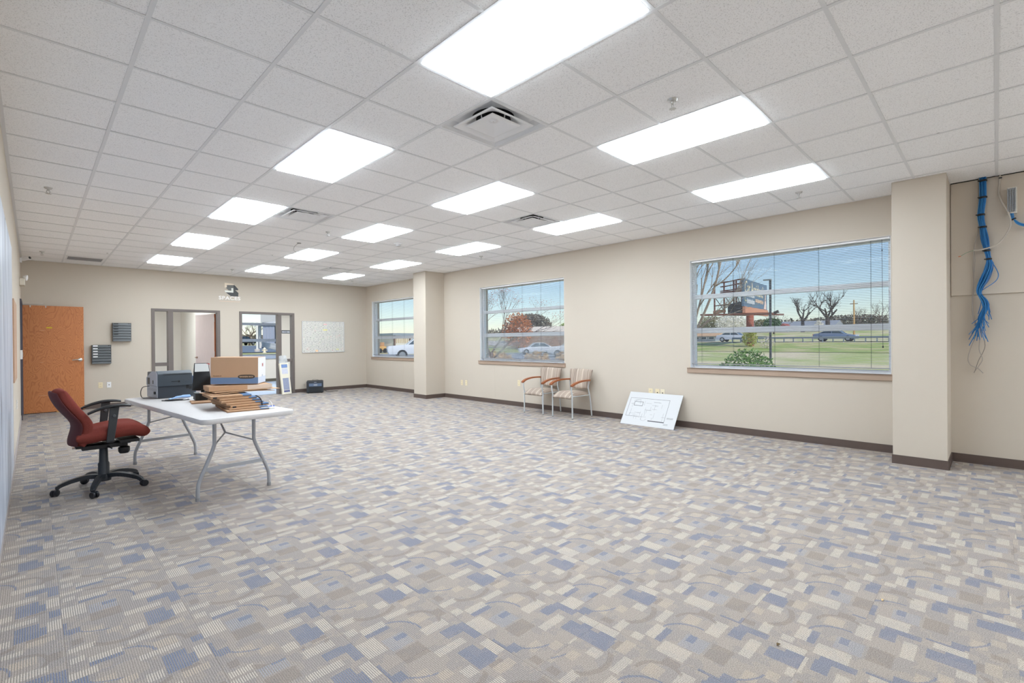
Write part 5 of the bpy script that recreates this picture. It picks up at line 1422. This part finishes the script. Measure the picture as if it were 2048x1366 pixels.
# near bare tree at window one
nt_ = thing('tree', 'pale barked bare tree close outside the widest window', 'tree', (16.2, 7.6, terr(16.2, 7.6)))
rg_ = random.Random(31); mb_ = MB(); ends = []
mb_.tube([(16.2, 7.75, -.4), (16.2, 7.6, .8), (16.1, 7.4, 1.4)], [.10, .085, .07], 8)
def limb(pts, r0, r1, tw=2):
    sp = spline(pts, 4); n_ = len(sp)
    mb_.tube(sp, [(r0 + (r1 - r0)*i_/(n_ - 1))*.5 for i_ in range(n_)], 6, caps=False)
    for q in range(tw):
        i_ = rg_.randrange(n_//3, n_ - 1); d = (sp[i_+1] - sp[i_]).normalized()
        branchy(mb_, sp[i_], d + Vector((rg_.uniform(-.5, .5), rg_.uniform(-.9, .5), rg_.uniform(0, .6))), 1.0, max(.012, r1*.7), 2, rg_, .7, ends, sides=4)
limb([(16.1, 7.4, 1.3), (16, 7.15, 2.0), (16, 6.9, 2.9), (16, 6.66, 3.98), (16, 6.5, 4.8)], .085, .04, 5)
limb([(16.1, 7.4, 1.3), (16, 7.0, 1.9), (16, 6.6, 2.8), (16, 6.4, 3.4), (16, 6.15, 4.6), (16, 6.0, 5.2)], .09, .045, 5)
limb([(16, 6.45, 3.1), (16, 6.1, 3.35), (16, 5.72, 3.8), (16, 5.5, 4.4)], .045, .025, 4)
limb([(16.1, 7.4, 1.3), (16, 7.25, 2.4), (16, 7.2, 3.4), (16, 7.0, 4.4)], .07, .03, 4)
limb([(16.1, 7.4, 1.3), (16, 7.0, 1.7), (16, 6.5, 2.1), (16, 6.0, 2.5), (16, 5.75, 3.0), (16, 5.35, 3.9)], .05, .015, 5)
limb([(16, 7.2, 3.2), (16, 7.0, 3.7), (16, 6.75, 3.95), (16, 6.55, 4.2)], .035, .018, 3)
limb([(16.1, 7.45, .9), (16, 7.1, 1.6), (16, 6.75, 1.95), (16, 6.3, 2.05)], .03, .012, 3)
mb_.build('branches', M_bark2, nt_, fix=False, smooth='all')

# --- billboard
bb = thing('billboard', 'rusty V shaped roadside billboard on a red brown pillar reading Car Accident', 'billboard', (53.5, 18.1, terr(53, 18)))
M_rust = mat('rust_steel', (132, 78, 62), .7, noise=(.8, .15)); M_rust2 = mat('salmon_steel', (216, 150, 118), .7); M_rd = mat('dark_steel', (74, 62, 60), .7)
zb = terr(53.5, 18.1)
MB().lathe([(.36, -.3), (.36, 4.1 - zb)], 20, (53.6, 18.1, zb)).build('pillar', mat('pillar_red', (168, 92, 72), .7, noise=(.6, .08)), bb, smooth=True)
A0 = Vector((53, 18.5, 0)); A1 = Vector((65, 19.95, 0)); dA = (A1 - A0).normalized(); nA = Vector((dA.y, -dA.x, 0))
def fa(u, z, o=0.0): return A0 + dA*u + nA*o + Vector((0, 0, z))
LA = (A1 - A0).length
mb = MB(); mb.add([fa(0, 4.82), fa(LA, 4.95), fa(LA, 7.98), fa(0, 7.75), fa(0, 4.82, -.2), fa(LA, 4.95, -.2), fa(LA, 7.98, -.2), fa(0, 7.75, -.2)], [(0,1,2,3),(7,6,5,4),(0,4,5,1),(1,5,6,2),(2,6,7,3),(3,7,4,0)])
mb.build('poster_panel', mat('poster_blue', (92, 120, 146), .6, noise=(.5, .12)), bb)
mb = MB(); mb.add([fa(.1, 4.0, .12), fa(LA, 4.2, .12), fa(LA, 4.93, .12), fa(.1, 4.8, .12), fa(.1, 4.0, -.15), fa(LA, 4.2, -.15), fa(LA, 4.93, -.15), fa(.1, 4.8, -.15)], [(0,1,2,3),(7,6,5,4),(0,4,5,1),(1,5,6,2),(2,6,7,3),(3,7,4,0)])
mb.build('apron', M_rust2, bb)
def bbtext(txt, size, u, z, m_, sx=1.0):
    return text_mesh('poster_text', txt, size, m_, bb, lambda a, b, c: fa(u + a*sx, z + b, .03 + c*.2), offset=.02, depth=.02, align='LEFT')
M_bt = mat('poster_cream', (248, 236, 206), .6); M_bw = mat('poster_white', (226, 230, 236), .6)
bbtext('Car Accident?', 1.9, .35, 6.85, M_bt, .86)
bbtext('C', 1.3, .35, 5.75, mat('poster_olive', (206, 206, 160), .6), .8)
def bbstrokes(u0, u1, z, h_, m_, seed):
    r_ = random.Random(seed); mb_ = MB(); u = u0
    while u < u1:
        w_ = r_.uniform(.12, .3); hh_ = h_*r_.uniform(.7, 1.0)
        mb_.prism([(u, z - hh_/2), (u + w_, z - hh_/2), (u + w_, z + hh_/2), (u, z + hh_/2)], .03, .05, lambda a, b, t: fa(a, b, t)); u += w_ + .12
    mb_.build('poster_lettering', m_, bb)
bbstrokes(1.4, 4.8, 6.15, .5, M_bw, 1)
bbstrokes(1.3, 5.0, 5.45, .5, M_bw, 2)
bbstrokes(5.4, 9.6, 5.72, .45, mat('poster_peach', (240, 206, 180), .6), 3)
mb = MB().prism([(9.9, 4.98), (11.2, 4.98), (11.3, 5.5), (11.0, 6.2), (11.1, 7.2), (10.7, 7.3), (10.6, 6.2), (10.3, 5.5)], .03, .06, lambda a, b, t: fa(a, b, t))
mb.build('poster_figure', mat('poster_figure', (240, 214, 204), .6), bb)
# second face seen from behind: frame of posts and rails
B0 = Vector((53.2, 18.7, 0)); B1 = Vector((56.5, 23.0, 0)); dB = B1 - B0
def fbk(t, z): return B0 + dB*t + Vector((0, 0, z))
for t in (.02, .2, .28, .62, .98): MB().bar(fbk(t, 4.2), fbk(t, 7.75 + .1*t), .14, .14).build('frame_post', M_rust, bb)
for z in (5.2, 6.5, 6.75, 7.25, 7.7): MB().bar(fbk(-.02, z), fbk(.75 if z > 6 else 1.0, z + .05), .09, .12 if z != 6.5 else .3).build('frame_rail', M_rust, bb)
for t0, t1 in ((.02, .2), (.28, .62), (.62, .98)): MB().bar(fbk(t0, 4.6), fbk(t1, 6.3), .06, .06).build('frame_brace', M_rd, bb)
MB().bar(fbk(.0, 4.75), fbk(.45, 4.6), .3, 1.2).build('dark_panel', M_rd, bb)  # dark steel panel low on the rear frame
MB().bar(fbk(.6, 4.55), fbk(1.0, 4.5), .25, .35).build('lower_beam', M_rust2, bb)
mb = MB().bar((52.2, 22.6, 4.05), (52.6, 15.6, 3.92), .9, .16); mb.bar((53.4, 22.0, 4.05), (56, 15.6, 3.92), .6, .14); mb.build('catwalk', M_rust, bb)
MB().bar((52.6, 15.5, 3.95), (52.6, 15.1, 4.1), .2, .25).build('flood_light', M_rd, bb)

# --- lamp pole
lpz = terr(39, 11.75)
lm = thing('lamp_post', 'dark square lamp post with flat head outside the widest window', 'lamp post', (39, 11.75, lpz))
MB().bar((39, 11.75, lpz - .2), (39, 11.74, 5.75), .13, .13, (1, 0, 0)).build('post', mat('post_bronze', (70, 72, 78), .5), lm)
MB().box(38.85, 39.15, 11.66, 12.18, 5.70, 5.80).build('lamp_head', mat('head_grey', (150, 156, 160), .5), lm)
# --- guard rail
gr = thing('guard_rail', 'long galvanised guard rail along the road', 'guard rail', (64.6, 10, terr(64.6, 10)))
M_gal2 = mat('galvanised', (150, 160, 172), .5, metal=.3)
zr = lambda y: terr(64.6, y)
for q in range(22):
    y = 3 + q*1.0
    MB().bar((64.7, y, zr(y) - .2), (64.7, y, zr(y) + .55), .10, .12, (1, 0, 0)).build('rail_post', M_gal2, gr)
mb = MB().bar((64.55, -4, zr(0) + .52), (64.55, 24, zr(20) + .52), .08, .24); mb.build('rail_beam', M_gal2, gr, bevel=.02)
MB().bar((64.5, -4, zr(0) + .52), (64.5, 24, zr(20) + .52), .03, .05).build('rail_rib', mat('rib_dark', (120, 130, 142), .5), gr)

# --- vehicles
M_tyre = mat('tyre', (34, 35, 38), .8); M_glassd = mat('car_glass', (70, 88, 104), .1); M_rim = mat('rim', (170, 174, 178), .3, metal=.6)
def vehicle(name, label, cat, loc, rz, body, cabin, wheels, width, paint, wr=.33, lights=None):
    v = thing(name, label, cat, loc, rz)
    MB().prism(body, -width/2, width/2, lambda a, b, t: (a, t, b)).build('body', paint, v, world=False, bevel=.05, smooth=True)
    MB().prism(cabin, -width/2 + .12, width/2 - .12, lambda a, b, t: (a, t, b)).build('cabin_glass', M_glassd, v, world=False, bevel=.04)
    top = max(z for _, z in cabin); xs_ = [x for x, z in cabin if z > top - .05]
    MB().box(min(xs_), max(xs_), -width/2 + .14, width/2 - .14, top - .03, top + .035).build('roof', paint, v, world=False, bevel=.02)
    mid = sum(x for x, z in cabin)/len(cabin)
    for s in (-1, 1):
        y = s*(width/2 - .1)
        pil = MB()
        n_ = len(cabin)
        lowest = min(z for _, z in cabin)
        for i_ in range(n_):
            a, b = cabin[i_], cabin[(i_+1) % n_]
            if abs(a[1] - b[1]) > .15: pil.bar((a[0], y, a[1]), (b[0], y, b[1]), .05, .07)
        pil.bar((mid, y, lowest), (mid, y, top), .05, .07)
        pil.build('window_pillars', paint, v, world=False)
        for x in wheels:
            w = MB().lathe([(.1, -.1), (wr, -.1), (wr, .1), (.1, .1)], 20, (x, s*(width/2 - .09), wr), (0, 1, 0)).build('wheel', M_tyre, v, world=False, smooth=True)
            MB().lathe([(.02, 0), (wr*.62, 0), (wr*.6, .03)], 16, (x, s*(width/2 + .005), wr), (0, s, 0)).build('hub', M_rim, w, world=False)
    xs2 = [x for x, z in body]; x0, x1 = min(xs2), max(xs2)
    for s in (-1, 1):
        MB().box(x1 - .12, x1 + .01, s*(width/2 - .35) - .18, s*(width/2 - .35) + .18, .62 if not lights else lights, .76 if not lights else lights + .2).build('headlight', mat('lens_white', (226, 230, 236), .15), v, world=False)
        MB().box(x0 - .01, x0 + .1, s*(width/2 - .2) - .12, s*(width/2 - .2) + .12, .7, .86 if not lights else 1.0).build('tail_light', mat('lens_red', (190, 30, 34), .2), v, world=False)
    return v
SEDAN = [(-2.2, .3), (2.2, .28), (2.25, .55), (2.1, .75), (.9, .92), (-1.6, .98), (-2.15, .9), (-2.25, .6)]
SEDC = [(1.0, .9), (.35, 1.38), (-.8, 1.4), (-1.6, .95)]
vehicle('sedan', 'silver sedan passing on the road left of the billboard pillar', 'car', (70.5, 25.9, terr(70.5, 25.9) + .06), math.radians(-90), SEDAN, SEDC, (-1.35, 1.4), 1.76, mat('paint_silver', (206, 212, 220), .3))
vehicle('sedan', 'slate blue sedan passing on the road behind the guard rail', 'car', (70.5, 13.9, terr(70.5, 13.9) + .06), math.radians(-90), SEDAN, SEDC, (-1.35, 1.4), 1.76, mat('paint_slate', (112, 130, 158), .3))
PICK = [(-2.85, .5), (2.75, .45), (2.85, .7), (2.8, 1.08), (1.3, 1.2), (-.95, 1.24), (-.95, 1.26), (-2.85, 1.24)]
PICKC = [(1.35, 1.18), (.65, 1.76), (-.6, 1.80), (-.95, 1.2)]
vehicle('pickup_truck', 'white pickup truck parked outside the middle window', 'truck', (41.2, 31.6, terr(41.2, 31.6) + .05), math.radians(128), PICK, PICKC, (-1.75, 1.75), 1.95, mat('paint_white', (226, 228, 230), .35), .38, .8)
vehicle('sedan', 'white parked car outside, partly veiled by the reflection haze in the middle window pane', 'car', (44.6, 40.0, terr(44.6, 40) + .05), math.radians(140), SEDAN, SEDC, (-1.35, 1.4), 1.76, mat('paint_white2', (214, 218, 224), .35))
vehicle('pickup_truck', 'white pickup truck with blue windscreen outside the far corner window', 'truck', (22.6, 32.6, terr(22.6, 32.6) + .05), math.radians(152), PICK, PICKC, (-1.75, 1.75), 1.95, mat('paint_white3', (226, 230, 236), .3), .40, .8)
vehicle('pickup_truck', 'black pickup truck with red tail lights seen through the right office', 'truck', (30.3, 107.0, terr(30.3, 107.0) + .05), math.radians(30), PICK, PICKC, (-1.75, 1.75), 1.95, mat('paint_black', (44, 48, 56), .3), .38, .8)

# --- houses across the road
M_shingle = mat('grey_shingle', (150, 156, 164), .8, noise=(2, .06)); M_tan_roof = mat('tan_roof', (206, 170, 134), .8); M_hw = mat('house_white', (226, 224, 218), .7); M_hb = mat('house_brick', (150, 104, 88), .8)
def house(label, x, y, wx, wy, hw, hr, roof, wall, ridge='y', z=None, gable=None):
    z = terr(x, y) if z is None else z
    r = thing('house', label, 'house', (x, y, z))
    MB().box(x - wx/2, x + wx/2, y - wy/2, y + wy/2, z - .4, z + hw).build('wall', wall, r)
    o = .35
    if ridge == 'y':
        MB().prism([(x - wx/2 - o, z + hw - .05), (x + wx/2 + o, z + hw - .05), (x, z + hw + hr)], y - wy/2 - o, y + wy/2 + o, lambda a, b, t: (a, t, b)).build('roof', roof, r)
    else:
        MB().prism([(y - wy/2 - o, z + hw - .05), (y + wy/2 + o, z + hw - .05), (y, z + hw + hr)], x - wx/2 - o, x + wx/2 + o, lambda a, b, t: (t, a, b)).build('roof', roof, r)
    for q in range(3):
        yy = y - wy/2 + wy*(q + .5)/3
        w = MB().box(x - wx/2 - .05, x - wx/2, yy - .5, yy + .5, z + hw*.35, z + hw*.8).build('window', M_hw, r)
        MB().box(x - wx/2 - .07, x - wx/2 - .04, yy - .42, yy + .42, z + hw*.4, z + hw*.75).build('pane', M_glassd, w)
    return r
house('long low house with grey shingle roof across the road, left of the gabled one', 128, 39.2, 8, 9.5, 1.2, 1.1, M_shingle, M_hw)
house('long low house with grey shingle roof across the road, below the big tree', 128, 29, 8, 8.5, 1.2, 1.1, M_shingle, M_hb)
house('small white gabled dormer house with red roof patch across the road', 121, 33.4, 3, 1.9, .9, .9, mat('red_roof', (190, 96, 74), .8), M_hw, 'x')
house('tiny white gable beside the big bare trunk across the road', 121, 26.6, 2, 1.5, .9, .8, M_shingle, M_hw, 'x')
house('low shed with tan roof at the left edge across the road', 86, 36.0, 4, 4, .9, .5, M_tan_roof, mat('shed_wall', (150, 160, 170), .8))
up_ = thing('utility_pole', 'yellowish wooden utility pole across the road', 'pole', (100, 17.05, terr(100, 17)))
MB().tube([(100, 17.05, terr(100, 17) - .3), (100, 17.05, 7.9)], [.16, .10], 8).build('pole', mat('pole_wood', (206, 164, 108), .8), up_)
MB().bar((100, 16.5, 7.3), (100, 17.6, 7.3), .1, .1).build('crossarm', mat('pole_wood2', (150, 120, 90), .8), up_)

# --- outside the middle window
bl = thing('store_building', 'low building with cream metal roof beyond the parked pickup', 'building', (66, 55, terr(66, 55)))
zb2 = 1.2
dirw = Vector((4.98, -5.77, 0)).normalized(); nrm = Vector((dirw.y, -dirw.x, 0))
base_ = Vector((61.6, 58.6, 0))
def wbp(u, d, z): return base_ + dirw*u - nrm*d + Vector((0, 0, z))
def wbox(mb_, u0, u1, d0, d1, z0, z1):
    mb_.add([wbp(u0, d0, z0), wbp(u1, d0, z0), wbp(u1, d1, z0), wbp(u0, d1, z0), wbp(u0, d0, z1), wbp(u1, d0, z1), wbp(u1, d1, z1), wbp(u0, d1, z1)], [(0,3,2,1),(4,5,6,7),(0,1,5,4),(1,2,6,5),(2,3,7,6),(3,0,4,7)]); return mb_
wbox(MB(), 0, 14, -.01, -8, -.5, 2.9).build('wall', mat('store_brick', (150, 118, 104), .8), bl)
mb = MB(); mb.add([wbp(-.6, .6, 2.85), wbp(14.6, .6, 2.85), wbp(14.6, -4, 4.0), wbp(-.6, -4, 3.7), wbp(-.6, -8.6, 2.85), wbp(14.6, -8.6, 2.85), wbp(-.6, .6, 2.7), wbp(14.6, .6, 2.7)], [(0,1,2,3),(3,2,5,4),(6,7,1,0)])
mb.build('roof', mat('cream_metal_roof', (238, 226, 208), .6), bl, fix=False)
for u in (2, 5, 8, 11):
    w = wbox(MB(), u, u + 1.4, .05, .0, 1.0, 2.2).build('window', M_hw, bl); wbox(MB(), u + .1, u + 1.3, .08, .04, 1.1, 2.1).build('pane', M_glassd, w)
tree('bare tree with reddish buds close outside the middle window', 12.3, 13.3, 4.4, 51, M_bark, 6, .9, leaf=M_redbud, trunk=.28, r0=.06, nleaf=3, lsize=.022, clump=.12, z=-.3)
bushy('rust_tree', 'rust coloured leafy tree outside the middle window', 'tree', 32.3, 31.4, .6, 1.5, 1.5, 1.75, 1500, .14, M_orange, 14)
bushy('thicket', 'grey brown leafless woodland behind the cream roofed building', 'bush', 76, 70, 2.4, 5, 4.5, 2.4, 2000, .4, M_greyt, 15)
bushy('thicket', 'lower grey woodland behind the right end of the cream roofed building', 'bush', 86, 60, 2.2, 4, 5, 1.9, 1800, .4, M_greyt, 16)
tree('dark bare tree standing above the cream roofed building', 68.6, 61.4, 6.2, 61, M_barkd, 6, .7, r0=.25)
tree('pale green budding tree right of the dark bare one', 74, 57.5, 4.6, 62, M_bark, 5, .8, leaf=M_spring, nleaf=6, lsize=.14, clump=.5)
bushy('bush', 'yellow green bush at the right edge of the cream roofed building', 'bush', 71, 55.5, 2.9, 2.0, 2.0, .9, 600, .25, M_spring, 17)
for q, (x, y) in enumerate(((16.6, 17.4), (18.3, 16.4), (20.2, 15.9))):
    bushy('dry_grass_clump', 'tan dry ornamental grass clump outside the middle window', 'grass', x, y, terr(x, y), .7, .7, .55, 420, .12, mat('dry_blades', (206, 176, 132), .9), 70 + q)['group'] = 'dry grass clumps'
# --- outside the far corner window
sh = thing('yard_building', 'low white building with brown posts beyond the far corner pickup', 'building', (33, 51, terr(33, 51)))
z0 = terr(33, 51)
MB().box(31.2, 42, 51.2, 57, z0 - .3, 2.15).build('wall', mat('yard_white', (232, 228, 214), .7), sh)
MB().box(30.9, 42.3, 50.9, 57.3, 2.15, 2.45).build('roof', mat('yard_roof', (150, 162, 168), .7), sh)
for x in (31.1, 33.3, 35.6): MB().box(x, x + .16, 50.9, 51.1, z0 - .2, 2.2).build('post', mat('post_brown', (118, 92, 78), .7), sh)
for q in range(7): MB().box(31.5 + q*.26, 31.6 + q*.26, 51.12, 51.2, 1.25, 1.9).build('picket', mat('picket_tan', (206, 186, 150), .8), sh)
eq = thing('yellow_equipment', 'small yellow machine left of the low white yard building', 'machine', (30.6, 53.0, terr(30.6, 53)))
ze = terr(30.6, 53)
MB().box(29.9, 31.0, 52.6, 53.4, ze + .25, ze + .8).build('chassis', mat('machine_yellow', (222, 178, 110), .6), eq, bevel=.05)
MB().box(30.3, 30.8, 52.7, 53.3, ze + .8, ze + 1.3).build('cab', mat('machine_tan', (196, 150, 110), .6), eq, bevel=.03)
for x in (30.1, 30.8): MB().lathe([(.1, -.1), (.28, -.1), (.28, .1), (.1, .1)], 14, (x, 52.55, ze + .28), (0, 1, 0)).build('wheel', M_tyre, eq)
# --- outside the right office
hd = thing('fire_hydrant', 'pale fire hydrant on the lawn seen through the right office', 'hydrant', (19.0, 59.0, terr(19, 59)))
zh = terr(19, 59)
MB().lathe([(.2, 0), (.2, .06), (.13, .08), (.13, .38), (.18, .40), (.18, .44), (.14, .52), (.06, .60), (.03, .64)], 16, (19, 59, zh)).build('barrel', mat('hydrant_cream', (238, 228, 206), .5), hd, smooth=True)
for s in (-1, 1): MB().lathe([(.06, 0), (.06, .12), (.07, .13), (.07, .17)], 12, (19 + s*.12, 59, zh + .3), (s, 0, 0)).build('nozzle', mat('hydrant_cream2', (226, 214, 190), .5), hd, smooth=True)
ps = thing('white_post', 'tall white post on a round concrete footing seen through the right office', 'post', (19.46, 63.0, terr(19.46, 63)))
zp = terr(19.46, 63)
MB().lathe([(.13, 0), (.13, 3.9 - zp)], 14, (19.46, 63, zp)).build('pole', mat('post_white', (232, 230, 222), .5), ps, smooth=True)
MB().lathe([(.32, -.2), (.32, .30), (.26, .36)], 20, (19.46, 63, zp)).build('footing', mat('footing_concrete', (206, 198, 186), .9), ps, smooth=True)
cp = thing('carport', 'flat roofed carport in front of the white warehouse', 'carport', (26, 81, terr(26, 81)))
mb = MB().add([(26.2, 87, 4.2), (31, 88, 4.2), (30, 74, 4.2), (25.0, 74, 4.2), (27.0, 86.5, 4.65), (31, 88, 4.65), (30, 74, 4.65), (25.6, 74, 4.65)], [(0,3,2,1),(4,5,6,7),(0,1,5,4),(1,2,6,5),(2,3,7,6),(3,0,4,7)]); mb.build('canopy', mat('canopy_white', (226, 224, 220), .6), cp)
for x, y, w_, m_ in ((26.9, 86.5, .32, mat('post_dark', (84, 90, 100), .6)), (26.4, 84, .3, M_hw), (27.2, 79.5, .14, mat('post_grey', (120, 124, 130), .6)), (29.5, 75, .3, M_hw)): MB().bar((x, y, terr(x, y) - .2), (x, y, 4.3), w_, w_, (1, 0, 0)).build('post', m_, cp)
wh = thing('warehouse', 'large white warehouse with grey corrugated side seen through the right office', 'building', (36, 97, terr(36, 97)))
FT = [(31.9, 100), (37.5, 79), (48, 101), (46, 132)]
MB().prism(FT, .3, 7.0, lambda a, b, t: (a, b, t)).build('wall', mat('warehouse_grey', (196, 200, 212), .7), wh)
MB().prism([(31.6, 100.2), (37.4, 78.4), (48.4, 101), (46, 132.6)], 5.4, 7.7, lambda a, b, t: (a, b, t)).build('fascia', mat('warehouse_white', (236, 232, 226), .6), wh)
WA, WB = Vector((31.84, 99.98, 0)), Vector((37.44, 78.98, 0)); wn_ = (WB - WA).normalized(); wo_ = Vector((wn_.y, -wn_.x, 0))
MB().bar(WA + wn_*.3 - wo_*0 + Vector((0, 0, 5.0)), WB + Vector((0, 0, 5.0)), .12, .7).build('clerestory_glass', mat('clerestory_blue', (130, 158, 188), .3), wh)
for q in range(20): MB().bar(WA + wn_*(.4 + q*1.05) + Vector((0, 0, .4)), WA + wn_*(.4 + q*1.05) + Vector((0, 0, 4.6)), .12, .12, (1, 0, 0)).build('wall_rib', mat('rib_grey', (172, 178, 192), .7), wh)
fn_ = thing('white_fence', 'white picket fence along the driveway edge', 'fence', (27, 84, terr(27, 84)))
F0, F1_ = Vector((29.7, 95.0, 0)), Vector((24.4, 70.5, 0))
for q in range(30):
    p_ = F0.lerp(F1_, q/29); z = terr(p_.x, p_.y)
    MB().bar((p_.x, p_.y, z - .1), (p_.x, p_.y, z + .95), .12, .12, (1, 0, 0)).build('picket', M_hw, fn_)
mb = MB()
for dz in (.35, .85): mb.bar((F0.x, F0.y, terr(F0.x, F0.y) + dz), (F1_.x, F1_.y, terr(F1_.x, F1_.y) + dz), .06, .08)
mb.build('rail', M_hw, fn_)
MB().bar((F0.x, F0.y, terr(F0.x, F0.y) + .05), (F1_.x, F1_.y, terr(F1_.x, F1_.y) + .05), .3, .25).build('kerb', mat('kerb_white', (226, 220, 208), .8), fn_)
tree('bare tree behind the black pickup seen through the right office', 36, 122, 6.0, 81, M_bark, 6, .8, r0=.22)
bushy('thicket', 'low olive hedge behind the black pickup', 'bush', 32, 140, 1.2, 9, 3, .9, 900, .35, M_olive, 18)
# distant tree lines
for q, (x, y, rx_, ry_, rz_, lab) in enumerate([(230, 60, 8, 60, 3.5, 'distant grey tree line beyond the houses'), (200, 190, 40, 40, 3.0, 'distant grey tree line beyond the cream roofed building'), (210, 270, 45, 14, 1.8, 'distant low tree line beyond the far corner pickup'), (70, 265, 50, 10, 2.2, 'distant low tree line beyond the driveway')]):
    bushy('tree_line', lab, 'tree line', x, y, terr(x, y), rx_, ry_, rz_, 2500, 1.0, M_greyt, 90 + q)
